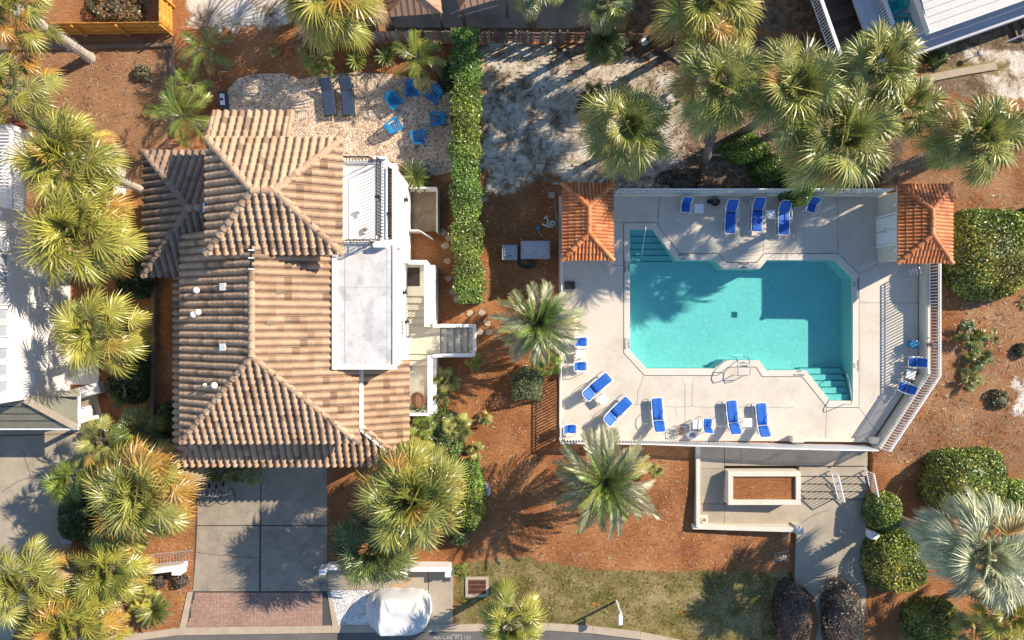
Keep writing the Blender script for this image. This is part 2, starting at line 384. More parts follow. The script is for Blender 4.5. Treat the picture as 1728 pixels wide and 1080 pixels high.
LITTER = [[(1095,70),(1520,60),(1520,330),(1150,330),(1120,200),(1100,120)], [(480,-60),(560,-60),(560,60),(500,70)], [(1560,60),(1800,20),(1800,170),(1560,175)], [(955,60),(1110,60),(1100,112),(1000,92)],[(640,-80),(1500,-80),(1500,60),(640,60)]]
EXC = [POOL and [(960,345),(1530,345),(1530,620),(1462,735),(960,733)]]
def ground():
    st = .25; nx, ny = 276, 180; x0, y0 = -nx*st/2, -ny*st/2
    vs = []; cs = []
    def wgt(polys, px, py, soft):
        w = 0
        for p in polys:
            d = pdist(px, py, p); w = max(w, max(0, min(1, .5+d/soft/2)))
        return w
    for j in range(ny+1):
        for i in range(nx+1):
            x, y = x0+i*st, y0+j*st; px, py = 864+x*S, 540-y*S
            vs.append((x, y, G(px, py)))
            b = wgt(SAND, px, py, 26)
            if 812 < px < 945 and 285 < py < 350: b *= .75
            a = wgt(STRAW, px, py, 18)
            if px > 1400: a *= .58
            cs.append((a, b, wgt(GRASS, px, py, 14), wgt(LITTER, px, py, 30)))
    groups = {}
    for j in range(ny):
        for i in range(nx):
            a = j*(nx+1)+i; x, y = x0+(i+.5)*st, y0+(j+.5)*st; px, py = 864+x*S, 540-y*S
            if inside(px, py, EXC[0]): continue
            c = cs[a]
            key = 'lawn' if c[2] > .5 else 'sand_yard' if c[1] > .5 else 'leaf_litter' if c[3] > .5 else 'pine_straw_yard' if c[0] > .5 else 'mulch_bed'
            groups.setdefault(key, []).append((a, a+1, a+nx+2, a+nx+1))
    for k, fs in groups.items():
        used = sorted({i for f in fs for i in f}); mp = {u: n for n, u in enumerate(used)}
        m = MB(); m.v = [vs[u] for u in used]; m.c = [cs[u] for u in used]; m.f = [tuple(mp[i] for i in f) for f in fs]
        m.build(k, 'ground', kind='structure')
    m = MB(); X, Y, B = nx*st/2, ny*st/2, 400
    for (xa, xb, ya, yb) in ((-B, -X, -B, B), (X, B, -B, B), (-X, X, Y, B), (-X, X, -B, -Y)):
        m.add([(xa, ya, 0), (xb, ya, 0), (xb, yb, 0), (xa, yb, 0)], [(0, 1, 2, 3)], (0, 0, .0, 0))
    m.build('distant_ground', 'ground', kind='structure')
ground()

def slab(name, polys, z, th, mat, kind='structure', gap=0.0, px=True):
    m = MB()
    for p in polys:
        q = wp(p, z) if px else p
        if area(q) < 0: q = q[::-1]
        m.prism(q, z-th, z)
    o = m.build(name, mat); o['kind'] = kind; return o
# pool terrace, coping, basin, water
m = MB(); m.sheet(wp(DECKP, DZ), DZ, [wp([(x, y) for x, y in COPE], DZ)]); deck = m.build('pool_deck', 'deck', kind='structure')
m = MB()
def strip_ring(m, a, b, z):      # horizontal ring between two outlines with equal counts
    n = len(a)
    for i in range(n):
        p, q, r_, s_ = a[i], a[(i+1) % n], b[(i+1) % n], b[i]
        m.add([(*p, z), (*q, z), (*r_, z), (*s_, z)], [(0, 1, 2, 3) if (Vector(q)-Vector(p)).cross(Vector(r_)-Vector(p)) > 0 else (3, 2, 1, 0)])
co_o = wp([(864+(x-864), y) for x, y in COPE], DZ); po = wp(POOL, DZ)
cen = [Vector(p) for p in co_o]
def inset(poly, d):
    out = []; n = len(poly); sgn = 1 if area(poly) > 0 else -1
    for i in range(n):
        p0, p1, p2 = Vector(poly[i-1]), Vector(poly[i]), Vector(poly[(i+1) % n])
        e1 = (p1-p0).normalized(); e2 = (p2-p1).normalized()
        n1 = Vector((-e1.y, e1.x))*sgn; n2 = Vector((-e2.y, e2.x))*sgn; b_ = (n1+n2)
        k = 2/ max(.3, b_.length_squared); out.append(p1+b_*k*d/1.0*1.0)
    return out
strip_ring(m, inset(co_o, .035), po, DZ+.025)
ci = inset(co_o, .035); n_ = len(po)
for i in range(n_):
    p, q = po[i], po[(i+1) % n_]; m.add([(*p, DZ+.025), (*q, DZ+.025), (*q, -.134), (*p, -.134)], [(0, 1, 2, 3)])
m.build('pool_coping', 'coping', kind='structure')
m = MB(); m.sheet([Vector(p) for p in inset(co_o, -.05)], DZ-.05, [inset(co_o, .3)]); m.build('coping_joint', 'joint', kind='structure')
m = MB()
def floor_z(x): return -1.02-.32*ss(7.5, 17, x)
gx = 40
pw = wp(POOL, DZ); xs = [p[0] for p in pw]; ys = [p[1] for p in pw]
m.add([(min(xs)-.05, min(ys)-.05, floor_z(min(xs))), (12, min(ys)-.05, floor_z(12)), (12, max(ys)+.05, floor_z(12)), (min(xs)-.05, max(ys)+.05, floor_z(min(xs))),
       (max(xs)+.05, min(ys)-.05, floor_z(18)), (max(xs)+.05, max(ys)+.05, floor_z(18))], [(0, 1, 2, 3), (1, 4, 5, 2)])
for i in range(n_):
    p, q = po[i], po[(i+1) % n_]; m.add([(*p, -.135), (*q, -.135), (*q, -1.6), (*p, -1.6)], [(0, 1, 2, 3)])
def diag(x0, y0, x1, y1, y): return x0+(x1-x0)*(y-y0)/(y1-y0)
ysteps = [387, 397.8, 408.3, 418.7, 428.7, 438.7]
nose = MB()
for i in range(5):
    ya, yb = ysteps[i], ysteps[i+1]; z = -.26-.15*i
    q = [(1063.3, ya), (diag(1100.5, 387, 1141.7, 439, ya), ya), (diag(1100.5, 387, 1141.7, 439, yb), yb), (1063.3, yb)]
    m.prism(wp(q, DZ)[::-1], -1.5, z)
    a, b_ = wp([(1063.5, yb), (diag(1100.5, 387, 1141.7, 439, yb), yb)], DZ); nose.bar((*a, z-.0), (*b_, z-.0), .05, .03)
ysteps = [676.3, 665.3, 654.3, 643.7, 633.3, 622.7]
for i in range(5):
    ya, yb = ysteps[i], ysteps[i+1]; z = -.26-.16*i
    xa, xb = (max(1360, diag(1360, 625, 1401, 676.5, y)) for y in (ya, yb))
    q = [(xa, ya), (1438.7, ya), (1438.7-(3+i*1.5), yb), (xb, yb)]
    m.prism(wp(q, DZ), -1.5, z)
    a, b_ = wp([(xb, yb), (1438.7-(3+i*1.5), yb)], DZ); nose.bar((*a, z), (*b_, z), .05, .03)
basin = m.build('pool_basin', 'pool_plaster', kind='structure')
pm('nose_tile', (.02, .13, .15), bump=0); nose.build('pool_step_tile', 'nose_tile', kind='structure')
m = MB(); c_ = W(1241, 531, floor_z(12.6))
for i in (-1, 1):
    for j in (-1, 1): m.box((12.9+i*.085, .31+j*.085, floor_z(12.7)+.02), (.155, .155, .03))
tag(m.build('pool_drain', 'nose_tile'), 'square dark drain in the middle of the pool floor', 'drain')
m = MB(); m.sheet(wp(POOL, DZ), -.10); m.build('pool_water', 'water', kind='structure')
# terrace saw cuts and cracks
m = MB()
def cut(pts, w=.018, z=DZ+.004):
    q = [W(x, y, z) for x, y in pts]
    for a, b_ in zip(q[:-1], q[1:]):
        d = (b_-a).normalized(); s_ = Vector((-d.y, d.x, 0))*w/2
        m.add([a-s_, b_-s_, b_+s_, a+s_], [(0, 1, 2, 3)])
for p in ([(1288,427),(1288,332)],[(1414,427),(1414,332)],[(1450,463),(1482,445),(1482,443)],[(1052,449),(1040,448),(1022,440)],[(1156,648),(1156,741)],[(1168,648),(1168,686)],
          [(1395,688),(1393,744)],[(1450,511),(1549,511)],[(1450,688),(1482,733)],[(1110,404),(1112,332)],[(1035,375),(1052,376)]): cut(p)
def crack(pts, w=.02, j=2.0):
    out = [pts[0]]
    for a, b_ in zip(pts[:-1], pts[1:]):
        n = max(2, int(math.hypot(a[0]-b_[0], a[1]-b_[1])/5))
        for k in range(1, n+1): out.append((a[0]+(b_[0]-a[0])*k/n+rnd(-j, j)*(k < n), a[1]+(b_[1]-a[1])*k/n+rnd(-j, j)*(k < n)))
    return out
for p in ([(1087,634),(1077,660),(1075,684)],[(1115,332),(1108,372)],[(1140,686),(1143,705)],[(1062,682),(1130,686),(1340,688)]): cut(crack(p, j=1), .014)
m.build('deck_joint_lines', 'joint', kind='structure')
# depth lettering
def letters(txt, px, py, rot, size, z, mat='print', name='lettering'):
    c = bpy.data.curves.new('t', 'FONT'); c.body = txt; c.size = size; c.align_x = 'CENTER'; c.align_y = 'CENTER'; c.offset = .004
    o = bpy.data.objects.new('t', c); COL.objects.link(o); bpy.context.view_layer.update()
    me = bpy.data.meshes.new_from_object(o.evaluated_get(bpy.context.evaluated_depsgraph_get())); COL.objects.unlink(o); bpy.data.objects.remove(o)
    o = bpy.data.objects.new(name, me); me.materials.clear(); me.materials.append(MAT[mat]); COL.objects.link(o)
    o.location = W(px, py, z); o.rotation_euler = (0, 0, rot); return o
MARKS = [('4 FT', 1153, 433, math.pi, 'beside the upper steps'), ('8 FT', 1255, 448, math.pi, 'on the notch in the upper coping'),
         ('3 1/2 FT', 1057.5, 450, -math.pi/2, 'at the top of the left coping'), ('3 1/2 FT', 1057.5, 580, -math.pi/2, 'at the bottom of the left coping'),
         ('8 FT', 1445, 479, math.pi/2, 'at the top of the right coping'), ('4 FT', 1445, 617, math.pi/2, 'at the bottom of the right coping'),
         ('4 FT', 1348, 630, 0, 'beside the lower steps'), ('6 FT', 1253, 615, 0, 'under the pool ladder')]
for t, px, py, rot, where in MARKS:
    root = thing('depth_marking', 'depth lettering %s %s' % (t, where), 'depth marking', W(px, py, DZ+.032), 0, 'depth markings around the pool')
    dx, dy = math.sin(rot)*-1, math.cos(rot)
    for s_, word in ((.095, t), (-.095, 'NO DIVING')):
        o = letters(word, px, py, 0, .15 if s_ > 0 else .12, 0, name='lettering' if s_ > 0 else 'warning_lettering')
        o.parent = root; o.location = (-math.sin(rot)*s_, math.cos(rot)*s_, 0); o.rotation_euler = (0, 0, rot)

# ------------------------------------------------------------ driveway, paths, road
g = 1.0
slab('driveway', [[(333,770),(440-g,770),(440-g,886),(333,886)], [(440+g,770),(552,770),(552,886),(440+g,886)],
                  [(333,888),(439-g,888),(438-g,997.5),(325,997.5),(329,960)], [(440+g,888),(552,888),(552,997.5),(439+g,997.5)]], .035, .06, 'old_concrete')
slab('driveway_joint', [[(334,770),(552,770),(552,997),(326,997)]], .012, .03, 'joint')
m = MB()
pts = [(384,0)]
for p in ([(330,932),(360,936),(385,938),(437,941)],[(540,990),(550,978)]):
    cut(crack(p, j=1.2), .03, .04)
m.build('driveway_crack', 'joint', kind='structure')
# basketweave brick apron
m = MB(); BR = .205
edgeL = lambda py: diag(325, 1000, 313, 1064, py)
for j in range(11):
    for i in range(38):
        cx, cy = -18.35+i*BR, -15.43-j*BR
        for k in (-1, 1):
            if (i+j) % 2: c = (cx, cy+k*BR/4, 0); d = (BR-.012, BR/2-.012)
            else: c = (cx+k*BR/4, cy, 0); d = (BR/2-.012, BR-.012)
            px, py = 864+c[0]*S, 540-c[1]*S
            if px < edgeL(py)+3 or px > diag(553, 1000, 560, 1062, py)-1 or py > 1062 or py < 999.5: continue
            m.box((c[0], c[1], .008), (d[0], d[1], .05), 0, jit((.36, .225, .175), .14))
m.build('paver_apron', 'paver', kind='structure')
slab('paver_sand', [[(326,998),(553,998),(560,1063),(314,1063)]], .018, .03, 'joint')
slab('apron_edging', [[(316,1000),(325,998),(313,1064),(302,1064)], [(552,998),(556,998),(572,1062),(562,1062)]], .05, .08, 'kerb')
slab('concrete_path', [[(553.5,955),(645,955),(645,995),(553.5,995)], [(646,955),(722,955),(722,995),(646,995)],
                       [(723.5,955),(765,958),(764,1062),(723.5,1062)]], .03, .05, 'ramp_concrete')
slab('white_gravel_bed', [[(556,996),(722,996),(722,1063),(573,1063)]], .022, .03, 'white_gravel', 'stuff')
# kerb: curves up slightly left and right of centre
KB = [(-60,1090),(110,1082),(240,1073),(300,1065),(560,1061),(765,1059),(925,1057),(1000,1062),(1080,1072),(1180,1092)]
for i in range(3): pass
m = MB()
def subdiv(pts, step):
    out = []
    for a, b_ in zip(pts[:-1], pts[1:]):
        n = max(1, int(math.hypot(a[0]-b_[0], a[1]-b_[1])/step))
        for k in range(n): out.append((a[0]+(b_[0]-a[0])*k/n, a[1]+(b_[1]-a[1])*k/n))
    return out+[pts[-1]]
kk = subdiv(KB, 46)
for a, b_ in zip(kk[:-1], kk[1:]):
    if 560 <= a[0] < 0: continue
    A, B = W(*a, 0), W(*b_, 0); d = (B-A).normalized()*.006
    m.bar(A+d+Vector((0, 0, .02)), B-d+Vector((0, 0, .02)), .40, .10)
m.build('kerb', 'kerb', kind='structure')
rd = [(x, y+6) for x, y in KB]
slab('road', [rd+[(1180,1500),(-300,1500),(-300,1096)]], .006, .03, 'asphalt')
# lettering on the road, cut by the frame
root = thing('road_lettering', 'worn white lettering and a box sprayed on the asphalt by the kerb', 'road marking', W(770, 1076, .014))
for t, dx in (('ALL L.35', -.80), ('W', .02), ('1:21', .62)):
    o = letters(t, 770, 1076, 0, .26, 0, 'pavement_paint'); o.parent = root; o.location = (dx, 0, 0)
m = MB()
for a, b_ in (((-.28, -.3, 0), (-.28, .15, 0)), ((-.28, .15, 0), (.28, .15, 0)), ((.28, .15, 0), (.28, -.3, 0))): m.bar(a, b_, .045, .004)
m.build('painted_box', 'pavement_paint', root)
# gravel patio behind the villa
GP = [(385,150),(402,132),(430,124),(480,124),(505,134),(540,126),(600,122),(650,124),(700,130),(745,138),(760,150),(764,288),(740,296),(690,286),(640,262),(560,300),(380,300),(378,190)]
slab('gravel_patio', [GP], .02, .04, 'gravel', 'stuff')
# shaded neighbour yard paving at the top edge, orange fence yard, left drive
slab('patio_paving', [[(664,-70),(1000,-70),(1010,38),(962,48),(660,46)]], .02, .04, 'grey_patio' if 'grey_patio' in MAT else 'old_concrete')
slab('left_drive', [[(-60,680),(160,655),(178,720),(162,730),(-60,736)], [(-60,738),(162,732),(150,800),(130,900),(115,930),(100,962),(-60,962)], [(-60,963),(60,963),(20,1080),(-60,1085)]], .03, .05, 'ramp_concrete')
m = MB()
for p in ([(40,760),(44,780),(52,805)],[(2,830),(30,812),(68,801)],[(5,868),(30,890),(48,905)]): cut(crack(p, j=1.2), .03, .036)
m.build('drive_crack', 'joint', kind='structure')
slab('side_alley', [[(300,478),(312,478),(312,700),(300,700)]], .02, .03, 'old_concrete')

# ------------------------------------------------------------ fences and walls
def wall(name, label, pts, w, z0, z1, mat, cat='wall', group=None, cap=None, capmat=None):
    """low wall along photo points; pts are base points"""
    q = [W(x, y, 0) for x, y in pts]; cx = sum((p for p in q), Vector())/len(q)
    r_ = thing(name, label, cat, (cx.x, cx.y, z0), 0, group)
    m = MB()
    for i, (a, b_) in enumerate(zip(q[:-1], q[1:])):
        d = (b_-a).normalized(); A = Vector((a.x, a.y, (z0+z1)/2)) - d*(w/2 if i == 0 else -w*.5+w); B = Vector((b_.x, b_.y, (z0+z1)/2)) + d*(w/2)
        if i: A = Vector((a.x, a.y, (z0+z1)/2)) + d*(w/2)
        m.bar(A, B, w, z1-z0)
    m.build('wall_body', mat, r_, world=True, bevel=.015)
    if cap:
        m = MB()
        for i, (a, b_) in enumerate(zip(q[:-1], q[1:])):
            d = (b_-a).normalized(); A = Vector((a.x, a.y, z1+cap/2)) + d*((w/2+.03) if i else -(w/2+.03)); B = Vector((b_.x, b_.y, z1+cap/2)) + d*(w/2+.03)
            m.bar(A, B, w+.06, cap)
        m.build('coping', capmat or mat, r_, world=True, bevel=.01)
    return r_
def rail_fence(name, label, pts, sp=.16, post=1.85, group=None, mat='white_metal', tw=.055, mid=True, bar_w=.045, curve=None, cat='fence'):
    """pts: (world x, y, zbottom, ztop)"""
    P = [Vector(p[:3]) for p in pts]; T = [Vector((p[0], p[1], p[3])) for p in pts]
    r_ = thing(name, label, cat, P[0], 0, group)
    rails = MB(); lo = MB()
    for i in range(len(P)-1):
        L = (P[i+1]-P[i]).length; n = max(1, round(L/post))
        rails.bar(T[i], T[i+1], tw, .04); up = Vector((0, 0, .08))
        lo.bar(P[i]+up, P[i+1]+up, .035, .03)
        if mid: lo.bar(T[i]-Vector((0, 0, .16)), T[i+1]-Vector((0, 0, .16)), .035, .03)
        for k in range(n):
            a = P[i].lerp(P[i+1], k/n); b_ = P[i].lerp(P[i+1], (k+1)/n); ta = T[i].lerp(T[i+1], k/n); tb = T[i].lerp(T[i+1], (k+1)/n)
            m = MB(); m.bar(a, ta-Vector((0, 0, .021)), .055, .055); m.build('post', mat, r_, world=True)
            m = MB(); nb = max(2, int((b_-a).length/sp))
            for j in range(1, nb):
                p = a.lerp(b_, j/nb)+Vector((0, 0, .096)); q = ta.lerp(tb, j/nb)-Vector((0, 0, .021))
                if curve:
                    nrm = Vector((-(b_-a).y, (b_-a).x, 0)).normalized()*curve
                    m.tube([p, p.lerp(q, .25)+nrm*1.0, p.lerp(q, .5)+nrm*.7, p.lerp(q, .75)+nrm*.05, q], bar_w/2, 4)
                else: m.bar(p, q, bar_w, bar_w)
            m.build('baluster_panel', mat, r_, world=True)
    m = MB(); m.bar(P[-1], T[-1]-Vector((0, 0, .021)), .055, .055); m.build('post', mat, r_, world=True)
    rails.build('top_rail', mat, r_, world=True); lo.build('lower_rail', mat, r_, world=True)
    return r_
def fp(px, py, z0, z1): p = W(px, py, 0); return (p.x, p.y, z0, z1)
wall('terrace_wall', 'long low cream wall under the white fence along the top of the pool deck', [(1036,329),(1481,329)], .22, -.1, .70, 'stucco_cream')
rail_fence('pool_fence', 'white railing fence along the top edge of the pool deck between the two tiled huts', [fp(1037,329,.70,1.75), fp(1479,329,.70,1.75)], group='white fences around the pool')
wall('terrace_wall', 'low cream wall under the white fence on the right side of the pool deck', [(1553,446),(1553,630),(1474,751)], .22, -.1, .70, 'stucco_cream')
rail_fence('pool_fence', 'white railing fence bending round the right side of the pool deck', [fp(1555,447,.70,1.72), fp(1555,630,.70,1.72), fp(1474,752,.0,1.72)], group='white fences around the pool')
bf = [fp(944,742,.02,1.12), fp(1080,743,.02,1.20), fp(1160,745,.02,1.32), fp(1225,746,.02,1.45), fp(1290,748,.02,1.55)]
rail_fence('pool_fence', 'white railing fence along the bottom edge of the pool deck above the planter ramp', bf+[fp(1345,749,.02,1.62)], group='white fences around the pool')
rail_fence('pool_gate', 'white railing gate section between the two cream stub walls at the bottom of the deck', [fp(1346,749,.05,1.66), fp(1400,750,.05,1.66), fp(1456,751,.05,1.66)], group=None, cat='gate')
rail_fence('pool_fence', 'white railing fence on the left side of the pool deck below the tiled hut', [fp(946,441,.02,1.1), fp(944,741,.02,1.12)], group='white fences around the pool')
for (a, b_, lab) in (((1330,739),(1350,739),'left'),((1462,741),(1484,741),'right')):
    m = MB(); p, q = W(*a, 0), W(*b_, 0); m.bar((p.x, p.y, .3), (q.x, q.y, .3), .34, .56)
    tag(m.build('stub_wall', 'stucco_cream', bevel=.03), 'short cream stub wall at the %s end of the pool gate' % lab, 'wall', 'stub walls beside the gate')
m = MB(); p, q = W(1352, 742, 0), W(1460, 743, 0); m.bar((p.x, p.y+.03, .14), (q.x, q.y+.03, .14), .2, .16)
tag(m.build('low_step', 'stucco_cream', bevel=.02), 'low cream ledge running between the two stub walls', 'ledge')

# ramp, landing, steps, walkway in front of the gate
slab('ramp', [[(1179,753),(1222,753),(1222,790),(1179,790)]], .05, .9, 'ramp_concrete')
slab('landing', [[(1223,753),(1464,753),(1464,786),(1223,786)]], .052, .9, 'ramp_concrete')
m = MB()
def ramp(pxs, zs):
    v = [W(x, y, z) for (x, y), z in zip(pxs, zs)]; lo = [Vector((p.x, p.y, -1)) for p in v]
    m.add(v+lo, [(0, 1, 2, 3), (0, 4, 5, 1), (1, 5, 6, 2), (2, 6, 7, 3), (3, 7, 4, 0)])
ramp([(1179,850),(1222,850),(1222,790.5),(1179,790.5)], [-.28, -.28, .045, .045])
ramp([(1179,892),(1222,892),(1222,850.7),(1179,850.7)], [-.30]*4)
ramp([(1222.7,892),(1346,892),(1346,850.7),(1222.7,850.7)], [-.30, -.58, -.58, -.30])
m.build('ramp_slope', 'ramp_concrete', kind='structure')
for i, (ya, yb, z) in enumerate(((786.5, 803, -.07), (803.3, 816, -.20), (816.3, 829, -.33), (829.3, 841, -.46))):
    slab('stone_step', [[(1349,ya),(1464,ya),(1464,yb),(1349,yb)]], z, .6, 'ramp_concrete')
slab('walkway', [[(1347,841.5),(1464,841.5),(1460,905),(1462,1000),(1455,1100),(1375,1100),(1382,1045),(1372,1006),(1341,985)]], -.585, .3, 'ramp_concrete')
m = MB()
for p in ([(1352,882),(1375,868),(1400,860)],[(1250,755),(1250,786)]): cut(crack(p, j=1), .02, -.575 if p[0][0] > 1300 else .056)
m.build('walkway_crack', 'joint', kind='structure')
wall('ramp_wall', 'narrow cream wall down the left side of the ramp below the pool', [(1176,755),(1176,884)], .22, -.5, .26, 'stucco_cream')
rw = wall('ramp_wall', 'cream wall along the bottom of the ramp ending in a square pillar', [(1172,888),(1339,893)], .26, -1.0, .16, 'stucco_cream')
m = MB(); p = W(1347, 893, 0); m.box((p.x, p.y, -.25), (.42, .46, 1.0)); m.build('pillar', 'stucco_cream', rw, world=True, bevel=.02)
p = W(1284, 820, 0); pl = thing('planter_box', 'long rectangular cream planter box filled with brown mulch beside the ramp', 'planter', (p.x, p.y, -.3))
m = MB(); X, Y, T = 2.02, .93, .28
for (cx, cy, dx, dy) in ((0, Y-T/2, 2*X, T), (0, -Y+T/2, 2*X, T), (X-T/2, 0, T, 2*Y-2*T-.004), (-X+T/2, 0, T, 2*Y-2*T-.004)): m.box((cx, cy, .2), (dx, dy, 1.3))
m.build('planter_wall', 'stucco_cream', pl, bevel=.02)
m = MB(); m.box((0, 0, .45), (2*X-2*T-.01, 2*Y-2*T-.01, .5)); m.build('soil', 'ground', pl)
m.c = [(0, 0, 0, 0)]*8
pl.children[-1].data.color_attributes['Col'].data.foreach_set('color', [0.0, 0, 0, 0]*8)
m = MB(); p = W(1186, 876, -.3); m.lathe((p.x, p.y, -.3), [(.17, 0), (.17, .22), (.13, .24), (.10, .2), (0, .2)], 16); m.box((p.x, p.y, -.25), (.5, .5, .12))
pp = m.build('path_light', 'stucco_cream'); tag(pp, 'small round fixture on a cream pad in the corner of the ramp walls', 'light')
m = MB(); m.lathe((p.x, p.y, -.3), [(.07, .21), (.06, .25), (0, .26)], 12); m.build('cap', 'terracotta', pp)
# stair handrails
def stair_rail(lab, x0, y0, x1, y1):
    a = W(x0, y0, 0); b_ = W(x1, y1, -.55); r_ = thing('stair_railing', lab, 'railing', a, 0, 'white railings on the steps')
    m = MB(); A = a+Vector((0, 0, .95)); B = b_+Vector((0, 0, .95)); m.bar(A, B, .06, .045); m.build('top_rail', 'white_metal', r_, world=True)
    m = MB(); m.bar(a+Vector((0, 0, .14)), b_+Vector((0, 0, .14)), .04, .035); m.build('bottom_rail', 'white_metal', r_, world=True)
    m = MB()
    for k in range(1, 12):
        p = a.lerp(b_, k/12); m.bar(p+Vector((0, 0, .155)), p+Vector((0, 0, .93)), .025, .025)
    m.build('baluster_panel', 'white_metal', r_, world=True)
    for p, q in ((a, A), (b_, B)):
        m = MB(); m.bar(p-Vector((0, 0, .05)), q-Vector((0, 0, .024)), .05, .05); m.build('post', 'white_metal', r_, world=True)
stair_rail('white metal handrail in the middle of the steps under the gate', 1401, 795, 1412, 840)
stair_rail('white metal handrail at the right edge of the steps beside the small round bush', 1460, 794, 1470, 844)
m = MB(); p = W(1468, 899, -.55); m.prism([(p.x-.22, p.y-.22), (p.x+.15, p.y-.22), (p.x+.28, p.y-.08), (p.x+.28, p.y+.05), (p.x-.02, p.y+.25), (p.x-.22, p.y+.25)], -.8, -.05)
tag(m.build('gate_pier', 'stucco', bevel=.02), 'short white pier at the right edge of the walkway between two round bushes', 'pier')
# ============================================================ TILED ROOFS
def tile_face(name, pts, mat, parent, cw=.36, rh=.345, A=.075, cols=((.50,.335,.225),), label=None, pan=.30, jitc=.10, lip=.035, pw=.8, pan_shade=.62):
    """pts: convex 3-D polygon, first edge is the eave"""
    P = [Vector(p) for p in pts]; U = (P[1]-P[0]).normalized(); N = Vector((0, 0, 0))
    for i in range(len(P)): N += (P[i]-P[0]).cross(P[(i+1) % len(P)]-P[0])
    N.normalize()
    if N.z < 0: N = -N
    V = N.cross(U)
    uv = [((p-P[0]).dot(U), (p-P[0]).dot(V)) for p in P]
    if max(v for u, v in uv) < .01: V = -V; uv = [((p-P[0]).dot(U), (p-P[0]).dot(V)) for p in P]
    u0, u1 = min(u for u, v in uv), max(u for u, v in uv); v1 = max(v for u, v in uv)
    nc = max(1, round((u1-u0)/cw)); c_w = (u1-u0)/nc; nr = max(1, math.ceil(v1/rh))
    prof = [(0, 0), (pan*.5, .0)] + [(pan*.5+(1-pan)*t, math.sin(math.pi*t)**pw) for t in (.12, .3, .5, .7, .88)] + [(1-pan*.5, 0), (1, 0)]
    bm = bmesh.new(); cl = bm.loops.layers.float_color.new('Col')
    flip = U.cross(V).dot(N) < 0
    for r_ in range(nr):
        for c in range(nc):
            col = jit(random.choice(cols), jitc); pcol = tuple(q_*pan_shade for q_ in col); a0 = u0+c*c_w; va, vb = r_*rh, (r_+1)*rh+.0  # flat pans between barrels painted darker, imitating the shade barrels cast there
            lo = []; hi = []; base = []
            jx = rnd(-.008, .008)
            for s_, h in prof:
                p = P[0]+U*(a0+s_*c_w+jx)
                lo.append(bm.verts.new(p+V*va+N*(h*A+lip))); hi.append(bm.verts.new(p+V*vb+N*(h*A*.84)))
                base.append(bm.verts.new(p+V*(va+.005)+N*(h*A*.84-.004)))
            for k in range(len(prof)-1):
                for q in ((lo[k], lo[k+1], hi[k+1], hi[k]), (base[k], base[k+1], lo[k+1], lo[k])):
                    f = bm.faces.new(q if not flip else q[::-1]); f.smooth = False
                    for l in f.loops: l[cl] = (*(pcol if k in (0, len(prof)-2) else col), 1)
    # under-sheet closing the roof
    cen = sum(P, Vector())/len(P)
    for i in range(len(P)):
        a, b_ = P[i], P[(i+1) % len(P)]; e = (b_-a).normalized(); n = e.cross(N)
        if (cen-a).dot(n) > 0: n = -n
        bmesh.ops.bisect_plane(bm, geom=bm.verts[:]+bm.edges[:]+bm.faces[:], plane_co=a+n*(.02 if i == 0 else 0), plane_no=n, clear_outer=True)
    t = [bm.verts.new(p-N*.02) for p in P]; b2 = [bm.verts.new(p-N*.14) for p in P]
    fl = [bm.faces.new(t), bm.faces.new(b2[::-1])]+[bm.faces.new((b2[i], b2[(i+1) % len(P)], t[(i+1) % len(P)], t[i])) for i in range(len(P))]
    for f in fl:
        for l in f.loops: l[cl] = (*cols[0], 1)
    me = bpy.data.meshes.new(name); off = parent.location
    for v in bm.verts: v.co -= off
    bm.to_mesh(me); bm.free(); me.materials.append(MAT[mat])
    o = bpy.data.objects.new(name, me); COL.objects.link(o); o.parent = parent
    if label: o['label'] = label
    return o
def ridge_caps(name, a, b_, mat, parent, r=.15, step=.40, cols=((.5, .33, .22),), flat=False):
    """barrel caps climbing from a (low) to b_ (high)"""
    a = Vector(a); b_ = Vector(b_); L = (b_-a).length; n = max(1, round(L/step)); d = (b_-a).normalized()
    s_ = Vector((-d.y, d.x, 0)).normalized(); u = s_.cross(d); u = u if u.z > 0 else -u
    m = MB(); K = 7
    for i in range(n):
        p0 = a+d*(L*i/n-.03); p1 = a+d*(L*(i+1)/n+.03); col = jit(random.choice(cols), .12); vs = []
        for p, rr, li in ((p0, r*1.08, .045), (p1, r*.90, .01)):
            for k in range(K):
                t = math.pi*k/(K-1); vs.append(p+s_*math.cos(t)*rr+u*(math.sin(t)*rr*.85+li-.03))
        fs = [(k, k+1, K+k+1, K+k) for k in range(K-1)]+[tuple(range(K))[::-1]]
        m.add(vs, fs+[f[::-1] for f in fs[:0]], col)
    return m.build(name, mat, parent, world=True)

